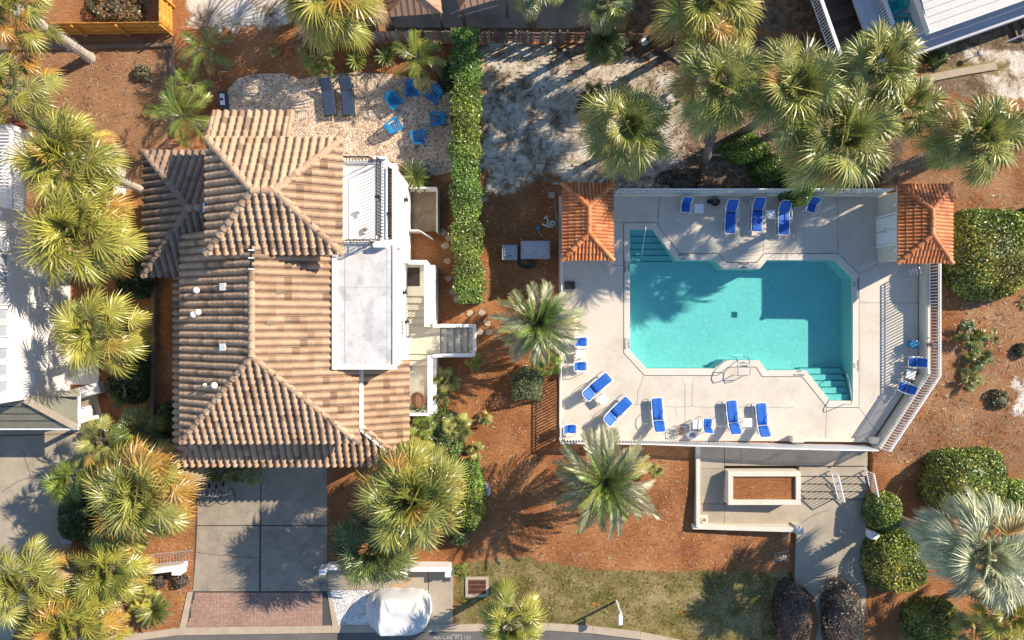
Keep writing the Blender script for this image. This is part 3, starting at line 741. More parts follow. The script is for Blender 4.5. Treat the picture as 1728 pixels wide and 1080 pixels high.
# ------------------------------------------------------------ the two pool huts
HC = ((.58,.205,.070),(.52,.17,.055),(.62,.24,.09),(.47,.15,.05)); HCR = ((.52,.19,.085),)
def hut(name, label, X0, X1, Y0, Y1, ze, slope, wx0, wx1, wy0, wy1, door=False):
    r_ = thing(name, label, 'hut', ((X0+X1)/2, (Y0+Y1)/2, 0))
    hw = (X1-X0)/2; zr = ze+hw*slope; xc = (X0+X1)/2; a = (xc, Y0+hw, zr); b_ = (xc, Y1-hw, zr)
    c = [(X0, Y0, ze), (X1, Y0, ze), (X1, Y1, ze), (X0, Y1, ze)]
    for nm, pts in (('south', [c[0], c[1], a]), ('east', [c[1], c[2], b_, a]), ('north', [c[2], c[3], b_]), ('west', [c[3], c[0], a, b_])):
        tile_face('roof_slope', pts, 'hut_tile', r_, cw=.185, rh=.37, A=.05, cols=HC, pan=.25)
    for p, q in ((c[0], a), (c[1], a), (c[2], b_), (c[3], b_)): ridge_caps('ridge_caps', p, q, 'hut_tile', r_, r=.125, step=.42, cols=HC)
    ridge_caps('ridge_caps', a, b_, 'hut_tile', r_, r=.125, step=.42, cols=HC)
    m = MB(); m.bx(wx0, wx1, wy0, wy1, -.1, ze-.10); m.build('wall', 'stucco_cream', r_, world=True, bevel=.01)
    m = MB(); f = .10
    for (x0, x1, y0, y1) in ((X0+.03, X1-.03, Y0+.03, Y0+.06), (X0+.03, X1-.03, Y1-.06, Y1-.03), (X0+.03, X0+.06, Y0+.062, Y1-.062), (X1-.06, X1-.03, Y0+.062, Y1-.062)):
        m.bx(x0, x1, y0, y1, ze-.19, ze-.145)
    m.build('eave_trim', 'white_plastic', r_, world=True)
    return r_
def q2(px, py, z): p = W(px, py, z); return p.x, p.y
x0, y1 = q2(949, 309, 2.7); x1, y0 = q2(1035, 439, 2.7)
lh = hut('pool_hut', 'orange tiled hut at the left corner of the pool deck beside the grey utility boxes', x0, x1, y0, y1, 2.7, .46, x0+.35, x1-.35, y0+.3, y1-.3)
x0, y1 = q2(1515, 311, 2.75); x1, y0 = q2(1607, 444, 2.75)
rh_ = hut('pool_hut', 'orange tiled hut at the right corner of the pool deck with white double doors', x0, x1, y0, y1, 2.75, .46, 20.53, x1-.35, y0+.28, y1-.22)
dr = MB()
d = None
for i, yy in enumerate((5.27, 4.52)):
    m = MB(); m.bx(20.44, 20.50, yy-.36, yy+.36, .08, 2.02)
    d = m.build('door', 'white_plastic', rh_, world=True, bevel=.01)
    m = MB()
    for k in range(14): m.box((20.425, yy, .25+k*.125), (.03, .58, .05), 0, None, R(25))
    l_ = m.build('louvre', 'white_plastic', None); l_.parent = d; l_.location = -rh_.location; l_.location = (-rh_.location.x, -rh_.location.y, -rh_.location.z)
    m = MB(); m.box((20.40, yy+(-.28 if i == 0 else .28), 1.05), (.06, .04, .14)); h_ = m.build('handle', 'steel', None); h_.parent = d; h_.location = (-rh_.location.x, -rh_.location.y, 0)
m = MB()
for (ya, yb, za, zb) in ((5.66, 5.76, .06, 2.12), (4.03, 4.13, .06, 2.12), (4.132, 5.658, 2.03, 2.12)): m.bx(20.42, 20.52, ya, yb, za, zb)
m.build('door_frame', 'white_plastic', rh_, world=True)
for yy in (6.15, 3.72):
    m = MB(); m.bx(20.42, 20.52, yy-.09, yy+.09, 1.9, 2.15); m.build('wall_lamp', 'white_plastic', rh_, world=True, bevel=.02)
# ============================================================ THE VILLA
VC = ((.49,.325,.205),)*8+((.39,.245,.15),(.49,.325,.205),(.42,.265,.165),(.45,.29,.18),(.27,.175,.11))
VW = ((.29,.20,.14),)*4+((.24,.165,.12),(.33,.23,.16),(.21,.15,.11))      # darker, greyer tiles of the low wing
villa = thing('villa', 'large villa with weathered tan barrel tile roofs, white flat roof and curved balcony railing', 'house', (-11, 0, 0))
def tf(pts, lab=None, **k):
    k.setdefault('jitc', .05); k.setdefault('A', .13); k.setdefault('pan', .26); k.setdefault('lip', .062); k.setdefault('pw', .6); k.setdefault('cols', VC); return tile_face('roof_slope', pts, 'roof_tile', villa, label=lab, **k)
def rc(a, b_, **k):
    k.setdefault('cols', VC); return ridge_caps('ridge_caps', a, b_, 'roof_tile', villa, **k)
def lift(p, d=.0): return (p[0], p[1], p[2]+d)
# upper main roof
ex0, ex1, ey, ez = -15.92, -7.42, -5.88, 5.5
hw = (ex1-ex0)/2; xm = (ex0+ex1)/2; rz_ = ez+hw*.54; A = (xm, ey+hw, rz_); B = (xm, 3.4, rz_)
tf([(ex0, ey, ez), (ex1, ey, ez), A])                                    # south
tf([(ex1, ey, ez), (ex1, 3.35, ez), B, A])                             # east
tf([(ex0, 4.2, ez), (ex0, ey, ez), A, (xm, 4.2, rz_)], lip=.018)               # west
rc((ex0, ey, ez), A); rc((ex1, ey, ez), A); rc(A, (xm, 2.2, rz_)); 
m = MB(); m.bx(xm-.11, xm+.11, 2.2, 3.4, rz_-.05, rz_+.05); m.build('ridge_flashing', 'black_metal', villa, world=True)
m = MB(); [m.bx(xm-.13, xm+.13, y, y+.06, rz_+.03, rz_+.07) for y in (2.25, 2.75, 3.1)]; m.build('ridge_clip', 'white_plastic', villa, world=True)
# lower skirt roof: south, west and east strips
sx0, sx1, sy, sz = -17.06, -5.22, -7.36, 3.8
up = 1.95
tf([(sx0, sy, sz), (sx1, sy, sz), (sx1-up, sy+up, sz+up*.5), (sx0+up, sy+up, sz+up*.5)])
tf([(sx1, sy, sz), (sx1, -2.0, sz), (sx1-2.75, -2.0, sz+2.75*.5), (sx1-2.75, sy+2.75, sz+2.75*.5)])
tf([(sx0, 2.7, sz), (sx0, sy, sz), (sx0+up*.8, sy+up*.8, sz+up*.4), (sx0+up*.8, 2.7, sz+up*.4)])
rc((sx0, sy, sz), (sx0+up*.85, sy+up*.85, sz+up*.425), r=.12)
rc((sx1, sy, sz), (sx1-2.3, sy+2.3, sz+1.15), r=.13)
m = MB(); m.bar((sx1-.25, sy+.05, sz+.12), (sx1-2.35, sy+2.1, sz+1.2), .10, .05); m.bar((-7.36, -5.30, 5.05), (-7.36, -2.35, 5.05), .16, .2); m.build('white_flashing', 'stucco', villa, world=True)
# tower roof with its long north apron
tx0, tx1, ty0, ty1, tz = -13.82, -7.68, 3.0, 8.2, 7.5
hd = (ty1-ty0)/2; C1 = (tx0+hd, ty0+hd, tz+hd*.54); C2 = (tx1-hd, ty0+hd, tz+hd*.54)
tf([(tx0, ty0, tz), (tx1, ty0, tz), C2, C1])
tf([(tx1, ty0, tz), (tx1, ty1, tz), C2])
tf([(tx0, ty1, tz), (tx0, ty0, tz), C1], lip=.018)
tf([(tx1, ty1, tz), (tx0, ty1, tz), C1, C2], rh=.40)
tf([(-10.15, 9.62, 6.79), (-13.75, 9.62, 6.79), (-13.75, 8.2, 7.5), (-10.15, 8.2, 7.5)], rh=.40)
for p, c in (((tx0, ty0, tz), C1), ((tx1, ty0, tz), C2), ((tx0, ty1, tz), C1), ((tx1, ty1, tz), C2)): rc(p, c, r=.17)
rc(C1, C2, r=.17)
rc((-10.17, 9.62, 6.83), (-10.17, 8.25, 7.52), r=.12); rc((-13.75, 9.62, 6.83), (-13.75, 8.25, 7.52), r=.12)
# left low roof
lx0, ly0, ly1, lz = -18.3, 2.18, 8.35, 4.5
hb = (ly1-ly0)/2; D = (lx0+hb, ly0+hb, lz+hb*.58)
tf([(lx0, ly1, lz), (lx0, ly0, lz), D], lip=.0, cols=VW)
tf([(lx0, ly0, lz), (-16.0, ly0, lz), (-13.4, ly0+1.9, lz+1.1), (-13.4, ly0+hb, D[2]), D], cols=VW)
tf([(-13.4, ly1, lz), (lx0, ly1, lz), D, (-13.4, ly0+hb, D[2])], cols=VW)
rc((lx0, ly0, lz), D, cols=VW); rc((lx0, ly1, lz), D, cols=VW); rc((D[0]-.05, D[1], D[2]), (D[0]+.75, D[1], D[2]+.0))
m = MB(); m.bx(-14.45, -13.9, D[1]-.2, D[1]+.2, D[2]-.1, D[2]+.14); o = m.build('chimney_pot', 'black_metal', villa, world=True)
m = MB(); m.bx(-14.47, -14.38, D[1]-.22, D[1]+.22, D[2]+.141, D[2]+.17); m.build('vent_rim', 'white_plastic', villa, world=True)
# walls
m = MB()
for b in ((-16.6, -5.66, -6.9, 3.6, 0, 3.75), (-15.5, -7.8, -5.45, 3.2, 3.751, 5.45), (-13.45, -8.1, 3.4, 7.85, 0, 7.42), (-13.45, -10.45, 7.851, 8.35, 0, 6.9),
          (-17.9, -13.46, 2.6, 8.0, 0, 4.45), (-8.40, -5.60, -2.24, 3.45, 3.752, 5.93), (-8.099, -5.66, 3.601, 7.42, 0, 5.35), (-8.098, -6.20, 3.601, 7.42, 5.351, 6.08)):
    m.bx(*b)
m.build('wall', 'stucco', villa, world=True)
# white flat roof
m = MB(); m.bx(-8.44, -5.52, -2.28, 3.55, 5.935, 6.14); o = m.build('flat_roof', 'flat_roof', villa, world=True)
m = MB()
for b in ((-8.48, -8.27, -2.34, 3.56, 5.95, 6.28), (-5.64, -5.46, -2.34, 3.56, 5.95, 6.20), (-8.269, -5.641, -2.34, -2.12, 5.95, 6.21)): m.bx(*b)
m.build('flat_roof_edge', 'stucco', villa, world=True, bevel=.01)
m = MB(); m.bx(-8.26, -5.65, 1.55, 1.56, 6.14, 6.15); m.bx(-7.90, -7.88, -2.1, 3.5, 6.14, 6.15); m.bx(-5.90, -5.885, -2.1, 3.5, 6.14, 6.15); m.build('roof_seam', 'util_grey', villa, world=True)
# upper balcony
BK, BZ = .984, .55
m = MB(); m.bx(-8.05*BK, -6.32*BK, 3.9*BK, 7.5*BK, 5.551+BZ, 5.60+BZ); m.build('balcony_floor', 'stucco', villa, world=True)
m = MB()
for b in ((-6.30, -6.02, 3.62, 7.66, 5.0, 5.72), (-8.1, -6.301, 7.5, 7.66, 5.3, 5.70), (-8.1, -6.301, 3.62, 3.78, 5.3, 5.70), (-8.12, -7.98, 3.781, 7.499, 5.3, 5.66),
          (-6.62, -6.02, 7.661, 7.80, 4.6, 5.9), (-6.6, -6.02, 3.45, 3.619, 5.0, 6.0), (-5.84, -5.63, 3.62, 7.62, 4.6, 5.22), (-6.019, -5.841, 7.35, 7.62, 4.6, 5.30), (-6.019, -5.841, 3.62, 3.9, 4.6, 5.3)): m.bx(b[0]*BK, b[1]*BK, b[2]*BK, b[3]*BK, b[4]+BZ, b[5]+BZ)
m.build('parapet', 'stucco', villa, world=True, bevel=.012)
m = MB(); m.bx(-6.018*BK, -5.842*BK, 3.901*BK, 7.349*BK, 4.70+BZ, 4.90+BZ); m.build('lower_balcony_floor', 'brown_roof', villa, world=True)
def iron(pts, name='balcony_railing', h=1.0, belly=.10, n=None, sp=.15, parent=villa):
    m = MB()
    for a, b_ in zip(pts[:-1], pts[1:]):
        a = Vector((a[0]*BK, a[1]*BK, a[2]+BZ)); b_ = Vector((b_[0]*BK, b_[1]*BK, b_[2]+BZ)); d = (b_-a); nrm = Vector((-d.y, d.x, 0)).normalized()*belly; L = d.length; k_ = int(L/sp)
        m.bar(a+Vector((0, 0, h)), b_+Vector((0, 0, h)), .045, .03); m.bar(a+Vector((0, 0, .08)), b_+Vector((0, 0, .08)), .03, .02)
        for k in range(k_+1):
            p = a+d*(k/k_); m.tube([p+Vector((0, 0, .08)), p+nrm+Vector((0, 0, .28)), p+nrm*.8+Vector((0, 0, .48)), p+nrm*.1+Vector((0, 0, .75)), p+Vector((0, 0, h-.015))], .019, 4)
        for p in (a, b_): m.bar(p, p+Vector((0, 0, h+.02)), .045, .045)
    m.build(name, 'black_metal', parent, world=True)
iron([(-8.05, 7.58, 5.70), (-6.65, 7.58, 5.70)]); iron([(-8.05, 3.70, 5.70), (-6.65, 3.70, 5.70)], belly=-.1)
iron([(-6.27, 3.95, 5.72), (-6.27, 7.55, 5.72)], belly=-.16); iron([(-5.90, 3.95, 4.90), (-5.90, 7.3, 4.90)], h=.95, belly=-.10)
for (x, y, z) in ((-6.27, 5.75, 6.5), (-5.90, 5.1, 5.6)):
    x *= BK; y *= BK; z += BZ; m = MB(); m.box((x, y, z), (.26, .12, .16)); m.box((x+.1, y-.1, z+.05), (.08, .2, .1)); m.build('railing_lamp', 'black_metal', villa, world=True, bevel=.02)
m = MB(); m.lathe((-6.9, 4.3, 5.6+BZ), [(.09, 0), (.11, .12), (.06, .22), (0, .24)], 10); m.lathe((-7.02, 4.1, 5.6+BZ), [(.07, 0), (.09, .1), (0, .13)], 10)
tag(m.build('garden_ornament', 'stone'), 'small pair of brown ornaments on the floor of the white upper balcony', 'ornament')
# east wall windows, lights, meter
def win(y0, y1, z0, z1):
    m = MB()
    for b in ((y0-.05, y1+.05, z0-.05, z0), (y0-.05, y1+.05, z1, z1+.05), (y0-.05, y0, z0, z1), (y1, y1+.05, z0, z1)): m.bx(-5.662, -5.60, *b)
    f = m.build('window', 'stucco', villa, world=True)
    m = MB(); m.bx(-5.665, -5.64, y0, y1, z0, z1); g_ = m.build('pane', 'glass', None); g_.parent = f; g_.location = -villa.location
win(2.9, 3.75, 3.5, 3.95); win(1.55, 2.3, 3.4, 3.75); win(3.0, 3.8, 1.9, 2.8) if 0 else None
m = MB()
for j in range(2):
    for i in range(4): m.bx(-5.66, -5.63, -.72+i*.18, -.58+i*.18, 3.1+j*.5, 3.3+j*.5)
m.build('glass_block', 'glass', villa, world=True)
for (y, z) in ((1.42, 3.0), (-.1, 2.3), (6.3, 2.6)):
    m = MB(); m.box((-5.55, y, z), (.2, .16, .3)); m.box((-5.5, y+.1, z+.1), (.06, .22, .05)); m.build('wall_lamp', 'black_metal', villa, world=True, bevel=.03)
# roof vents
for (px, py, z, kind) in ((333,490,6.2,'p'),(328,531,6.1,'c'),(336,527,6.15,'p'),(377,484,6.9,'s'),(377,586,6.9,'s'),(346,649,6.4,'t'),(363,650,6.65,'p')):
    p = W(px, py, z+.15); m = MB()
    if kind == 's': m.box((p.x, p.y, z+.1), (.34, .34, .22), .04, None, R(-20))
    elif kind == 't': m.lathe((p.x, p.y, z-.3), [(.06, 0), (.06, .6), (0, .6)], 10)
    else: m.lathe((p.x, p.y, z-.3), [(.08, 0), (.08, .50), (.15, .51), (.15, .60), (.08, .65), (0, .66)], 14)
    m.build('roof_vent', 'stucco', villa, world=True, smooth=False, bevel=.015)
p = W(502, 253, 7.75); m = MB(); m.lathe((p.x, p.y, 7.2), [(.05, 0), (.05, .5), (.11, .52), (.09, .62), (0, .64)], 10); m.build('roof_vent', 'steel', villa, world=True)
for px, py in ((474,492),(460,543)):
    p = W(px, py, 7.3); X, Y = p.x, p.y; z = rz_-(X-xm)*.54+.10
    m = MB(); m.box((X, Y, z), (.42, .34, .03), 0, None, R(26.6)); m.build('dark_tile', 'timber', villa, world=True)
# garage front and skirt of eaves
m = MB(); m.bx(-15.6, -10.6, -6.96, -6.88, 0, 2.4); m.build('garage_door', 'shutter', villa, world=True)

# side porch: landings, steps, white trim with baluster railings
porch = thing('side_porch', 'white side porch with steps and baluster railings running along the east wall of the villa', 'porch', (-4.9, -1, 0))
m = MB()
X0, X1 = -5.655, -4.58
for b in ((X0, X1, 1.30, 2.95, 1.5, 1.70), (X0, -3.95, -1.85, -.22, .85, 1.0), (X0, X1, -4.95, -2.55, .5, .66)): m = MB(); m.bx(*b); m.build('landing', 'porch_floor', porch, world=True)
for i in range(4):
    m = MB(); y = 1.30-.38*i; m.bx(X0, X1, y-.378, y, 1.35-.14*i, 1.56-.14*i); m.build('step', 'porch_floor', porch, world=True)
for i in range(2):
    m = MB(); y = -1.852-.34*i; m.bx(X0, X1, y-.34, y, .7-.12*i, .89-.12*i); m.build('step', 'porch_floor', porch, world=True)
for i in range(5):
    m = MB(); x = -3.95+.36*i; m.bx(x, x+.358, -1.80, -.45, .60-.2*i-.1 if i < 3 else 0, .83-.165*i); m.build('step', 'porch_floor', porch, world=True)
m = MB()
for b in ((X1+.001, -4.15, -.22, 2.95, 0, 1.78), (X0, X1, 2.951, 3.15, 0, 1.80), (X1+.001, -4.15, -4.95, -1.9, 0, .86), (X0, -4.15, -5.15, -4.951, 0, .9),
          (-4.149, -2.15, -.42, -.22, 0, .95), (-4.149, -2.15, -2.02, -1.82, 0, .95), (-2.149, -2.0, -2.02, -.22, 0, .05)): m.bx(*b)
m.build('porch_wall', 'stucco', porch, world=True, bevel=.01)
def porch_rail(pts, w=.16):
    m = MB(); b = MB()
    for a, c in zip(pts[:-1], pts[1:]):
        a = Vector(a); c = Vector(c); d = c-a; L = d.length; u = Vector((0, 0, .9))
        m.bar(a+u-d.normalized()*.05, c+u+d.normalized()*.05, w, .05)
        for k in range(1, int(L/.13)):
            p = a+d*(k/int(L/.13)); b.bar(p, p+Vector((0, 0, .87)), .035, .035)
        for p in (a, c): b.bar(p, p+Vector((0, 0, .87)), .10, .10)
    m.build('handrail', 'stucco', porch, world=True, bevel=.008); b.build('baluster_panel', 'white_plastic', porch, world=True)
porch_rail([(-4.44, -.3, 1.78), (-4.44, 2.9, 1.78)], .30); porch_rail([(-5.6, 3.05, 1.8), (-4.5, 3.05, 1.8)])
porch_rail([(-4.40, -5.0, .86), (-4.40, -1.95, .86)], .26); porch_rail([(-5.6, -5.06, .9), (-4.5, -5.06, .9)])
porch_rail([(-4.2, -.32, .95), (-2.2, -.32, .55)]); porch_rail([(-4.2, -1.92, .95), (-2.2, -1.92, .55)])
m = MB(); m.bar((-2.07, -.32, .55), (-2.07, -.32, 1.5), .1, .1); m.bar((-2.07, -1.92, .5), (-2.07, -1.92, 1.5), .1, .1); m.bar((-2.07, -.3, 1.45), (-2.07, -1.95, 1.45), .08, .05)
m.build('stair_gate', 'stucco', porch, world=True)
m = MB(); p = W(698, 467, 1.72); m.box((p.x, p.y, 1.715), (.66, 1.0, .025)); tag(m.build('door_mat', 'brown_mat'), 'dark patterned door mat on the upper landing of the side porch', 'mat')
p = W(705, 674, .95); pot = thing('potted_plant', 'round brown pot of dry plants at the lower end of the side porch', 'potted plant', (p.x, p.y, .66))
m = MB(); m.lathe((0, 0, 0), [(.22, 0), (.36, .1), (.40, .42), (.44, .45), (.36, .46), (.33, .38), (0, .38)], 24); m.build('pot', 'terracotta', pot, smooth=False)
# small walled yard at the foot of the villa
yd = thing('bin_yard', 'small brown floored yard fenced by weathered white boards against the villa wall', 'enclosure', (-4.8, 6, 0))
m = MB(); m.bx(-5.6, -4.15, 4.95, 7.2, .02, .10); m.build('floor', 'brown_floor', yd, world=True)
m = MB(); m.bx(-5.62, -4.1, 7.18, 7.26, .02, 1.15); m.bx(-4.14, -4.06, 4.8, 7.179, .02, 1.15); m.bx(-5.62, -5.1, 4.86, 4.94, .02, 1.1); m.build('board_fence', 'shutter', yd, world=True)
m = MB(); m.bar((-5.05, 4.9, .55), (-4.35, 4.45, .55), .05, 1.0); m.build('gate_leaf', 'shutter', yd, world=True)
# bicycles under the eave
def bicycle(loc, rz, label):
    r_ = thing('bicycle', label, 'bicycle', loc, rz, 'bicycles parked at the edge of the driveway')
    for x in (-.52, .52):
        m = MB(); pts = [(x+.33*math.cos(t), 0, .34+.33*math.sin(t)) for t in [2*math.pi*k/18 for k in range(19)]]; m.tube(pts, .02, 5); w = m.build('tyre', 'black_metal', r_)
        m = MB(); [m.tube([(x, 0, .34), (x+.32*math.cos(t), 0, .34+.32*math.sin(t))], .004, 3) for t in [2*math.pi*k/10 for k in range(10)]]
        s_ = m.build('spokes', 'steel', None); s_.parent = w
    m = MB(); m.tube([(-.52, 0, .34), (-.1, 0, .30), (.36, 0, .80), (-.18, 0, .80), (-.1, 0, .30)], .02, 6); m.tube([(-.18, 0, .80), (-.52, 0, .34)], .014, 6); m.tube([(.52, 0, .34), (.36, 0, .80), (.33, 0, .98)], .018, 6); m.tube([(-.18, 0, .8), (-.21, 0, .93)], .015, 6)
    m.build('frame', 'util_grey', r_)
    m = MB(); m.box((-.22, 0, .96), (.26, .14, .06)); m.build('saddle', 'black_metal', r_, bevel=.02)
    m = MB(); m.tube([(.20, -.30, 1.0), (.34, -.2, 1.04), (.36, 0, 1.0), (.34, .2, 1.04), (.20, .30, 1.0)], .016, 6); m.build('handlebar', 'steel', r_)
    return r_
p = W(352, 818, 0); bk = bicycle((p.x, p.y, .04), R(-98), 'bicycle nearest the orange palm in the row under the villa eave')
for i, (px, py, a, lab) in enumerate(((366,819,-94,'second bicycle from the orange palm in the row under the villa eave'),(377,820,-100,'third bicycle from the orange palm, between two others under the villa eave'),(391,817,-72,'bicycle farthest from the orange palm, its handlebar turned to the driveway middle'))):
    p = W(px, py, 0); dup(bk, (p.x, p.y, .04), R(a), lab)
# ============================================================ VEGETATION
class LB:
    """leaf-blade buffer"""
    def __init__(s): s.v = []; s.f = []; s.c = []
def blade(m, o, d, side, L, w, droop, col, n=3, base=.0, tip=.05):
    """one tapering blade of n quads from o along d; droops with gravity"""
    d = d.normalized(); pts = []; p = o.copy(); k0 = len(m.v); dd = d.copy()
    ws = (.35, 1.0, .8, tip) if n == 3 else (.5, 1.0, tip) if n == 2 else (1.0, tip)
    for i in range(n+1):
        s_ = side*(w*.5*ws[i]); m.v.append(tuple(p-s_)); m.v.append(tuple(p+s_)); m.c.extend([col, col])
        dd = (dd+Vector((0, 0, -droop*(.5+.45*i)))).normalized(); p = p+dd*(L/n)
    for i in range(n): a = k0+2*i; m.f.append((a, a+1, a+3, a+2))
def fan_leaf(m, base, az, el, pet, Rf, droop, col, N=11, spread=2.05, pcol=(.20, .20, .07)):
    f = Vector((math.cos(az)*math.cos(el), math.sin(az)*math.cos(el), math.sin(el)))
    tip = base+f*pet+Vector((0, 0, -.10*pet*droop*3)); mid = base+f*pet*.55
    s0 = Vector((-math.sin(az), math.cos(az), 0))
    for a, b_, w in ((base, mid, .05), (mid, tip, .035)):
        k = len(m.v); m.v += [tuple(a-s0*w/2), tuple(a+s0*w/2), tuple(b_+s0*w/2), tuple(b_-s0*w/2)]; m.c += [pcol]*4; m.f.append((k, k+1, k+2, k+3))
    fd = (tip-mid).normalized(); fd = (fd+Vector((0, 0, -.10-droop*.6))).normalized(); side = s0*1.0
    roll = rnd(-.5, .5); nrm = side.cross(fd)*-1
    if nrm.z < 0: nrm = -nrm
    side = (side*math.cos(roll)+nrm*math.sin(roll)).normalized(); nrm = fd.cross(side); nrm = nrm if nrm.z > 0 else -nrm
    for k in range(-N, N+1):
        a = k/N; th = a*spread; l = Rf*(1-.28*abs(a)**1.5)*rnd(.9, 1.05)
        d = fd*math.cos(th)+side*math.sin(th)+nrm*(.20-.05*abs(a))*(1 if abs(a) < .9 else .6)
        o = tip-fd*(.02)+fd*(.22*Rf*(1-abs(a)))
        sd_ = (side*math.cos(th)-fd*math.sin(th)); r_ = (.45 if k % 2 else -.45)+rnd(-.15, .15)
        sd_ = (sd_*math.cos(r_)+nrm*math.sin(r_))
        kc = rnd(.75, 1.25); c = tuple(x*kc for x in col)
        blade(m, o, d, sd_, l, l*.055+.014, droop*rnd(.7, 1.6)+.12, c)
def mixc(a, b_, t): return tuple(x*(1-t)+y*t for x, y in zip(a, b_))
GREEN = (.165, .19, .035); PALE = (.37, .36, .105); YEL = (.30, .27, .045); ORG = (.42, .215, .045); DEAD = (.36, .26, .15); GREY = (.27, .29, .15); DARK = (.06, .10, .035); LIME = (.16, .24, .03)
def trunk(root, base, top, r0, r1, mat='bark', boots=True):
    m = MB(); n = 9; pts = []; rs = []
    for i in range(n+1):
        t = i/n; p = base.lerp(top, t)+Vector((math.sin(t*3.1)*.10, math.cos(t*2.3)*.06-.06, 0))*(1-t)*t*4
        pts.append(p); rs.append((r0*(1-t)+r1*t)*(1+.25*(t > .75))*(1.18 if i == 0 else 1)*rnd(.95, 1.05))
    m.tube(pts, rs, 11)
    if boots:
        L = (top-base).length; k_ = int(L/.12)
        for i in range(int(k_*.25), k_):
            t = i/k_; p = base.lerp(top, t)
            for j in range(5):
                a = i*.7+j*1.257; rr = (r0*(1-t)+r1*t)*1.02; d = Vector((math.cos(a), math.sin(a), .9)); s_ = Vector((-math.sin(a), math.cos(a), 0))*.055
                q = p+Vector((math.cos(a), math.sin(a), 0))*rr; e = q+d.normalized()*rnd(.10, .22)
                m.add([q-s_, q+s_, e+s_*.5, e-s_*.5], [(0, 1, 2, 3)])
    m.build('trunk', mat, root, world=True)
def fan_palm(label, px, py, z, r, n=36, old=.25, young=.0, base=None, cols=(GREEN, PALE), tr=True, squash=1.0, name='fan_palm', cat='palm tree', group='fan palms', seed=None, barkm='bark', dead=.0, dens=14, tk=None, rf=.46, spread=2.05):
    r *= .95
    random.seed(seed if seed is not None else int(px*7+py*3))
    top = W(px, py, z); b_ = W(*base) if base else Vector((top.x+rnd(-.15, .15), top.y+rnd(-.15, .15), 0))
    b_.z = GX(b_.x, b_.y)-.05
    root = thing(name, label, cat, b_, 0, group)
    if tr: trunk(root, b_, top, tk or .17+.01*z, tk*.9 if tk else .15, barkm)
    n = int(n*.98); m = MB(); Rf = r*rf; Rf0 = Rf
    for i in range(n):
        t = (i+.5)/n; el = R(78)-R(112)*t**1.0+rnd(-.2, .2); az = i*2.39996+rnd(-.4, .4)
        pet = r*(.42+.22*t)*rnd(.72, 1.2)*(.8 if el > 1 else 1); rfl = Rf*rnd(.85, 1.15)*(.85 if el > .9 else 1)
        c = mixc(cols[0], cols[1], rnd(0, 1)); kc = rnd(.75, 1.25); c = tuple(q*kc for q in c)
        if rnd(0, 1) < young*(1-t*.5): c = mixc(c, YEL, rnd(.2, .7))
        if rnd(0, 1) < old*t*1.6: c = mixc(c, YEL if rnd(0, 1) < .5 else ORG, rnd(.4, 1))
        if t > .85 and rnd(0, 1) < dead: c = DEAD
        fan_leaf(m, top+Vector((0, 0, -.15*t)), az, el, pet, rfl, .10+.16*t, c, N=dens, spread=spread)
    if dead:
        for i in range(int(8*dead)+2):
            az = rnd(0, 6.28); fan_leaf(m, top+Vector((0, 0, -.5)), az, R(-58)+rnd(-.2, .2), r*.4, Rf*.9, .35, DEAD, N=7)
    m.build('crown', 'leaf', root, world=True)
    return root
def feather_leaf(m, base, az, el, L, arch, ll, col, nl=34, vee=.5, w=.028, droop=.12, rcol=(.24, .25, .10), lean=.75, tw=0.0):
    f = Vector((math.cos(az)*math.cos(el), math.sin(az)*math.cos(el), math.sin(el))); p = base.copy(); d = f.copy(); s0 = Vector((-math.sin(az), math.cos(az), 0))
    seg = 10; pts = [(p.copy(), d.copy())]
    for i in range(seg):
        d = (d+Vector((0, 0, -arch*(.6+i/seg)))+s0*tw).normalized(); p = p+d*(L/seg); pts.append((p.copy(), d.copy()))
    for i in range(seg):
        a, b_ = pts[i][0], pts[i+1][0]; w0 = .045*(1-i/seg)+.008; k = len(m.v)
        m.v += [tuple(a-s0*w0), tuple(a+s0*w0), tuple(b_+s0*w0*.85), tuple(b_-s0*w0*.85)]; m.c += [rcol]*4; m.f.append((k, k+1, k+2, k+3))
    for i in range(nl):
        t = .14+.86*i/nl; x = t*seg; k = min(int(x), seg-1); fr = x-k; o = pts[k][0].lerp(pts[k+1][0], fr); d = pts[k][1].lerp(pts[k+1][1], fr).normalized()
        up = s0.cross(d); up = up if up.z > 0 else -up
        l = ll*(math.sin(math.pi*(.12+.80*t))**.6)*rnd(.9, 1.1)
        for sg in (-1, 1):
            dir_ = s0*sg*(1-.35*t)+d*(lean+.5*t+rnd(-.15, .15))+up*(vee+rnd(-.2, .2))
            sd_ = d.cross(dir_).normalized().cross(dir_).normalized()
            kc = rnd(.75, 1.25); c = tuple(q*kc for q in col)
            blade(m, o, dir_, sd_, l, w, droop, c, n=2, tip=.1)
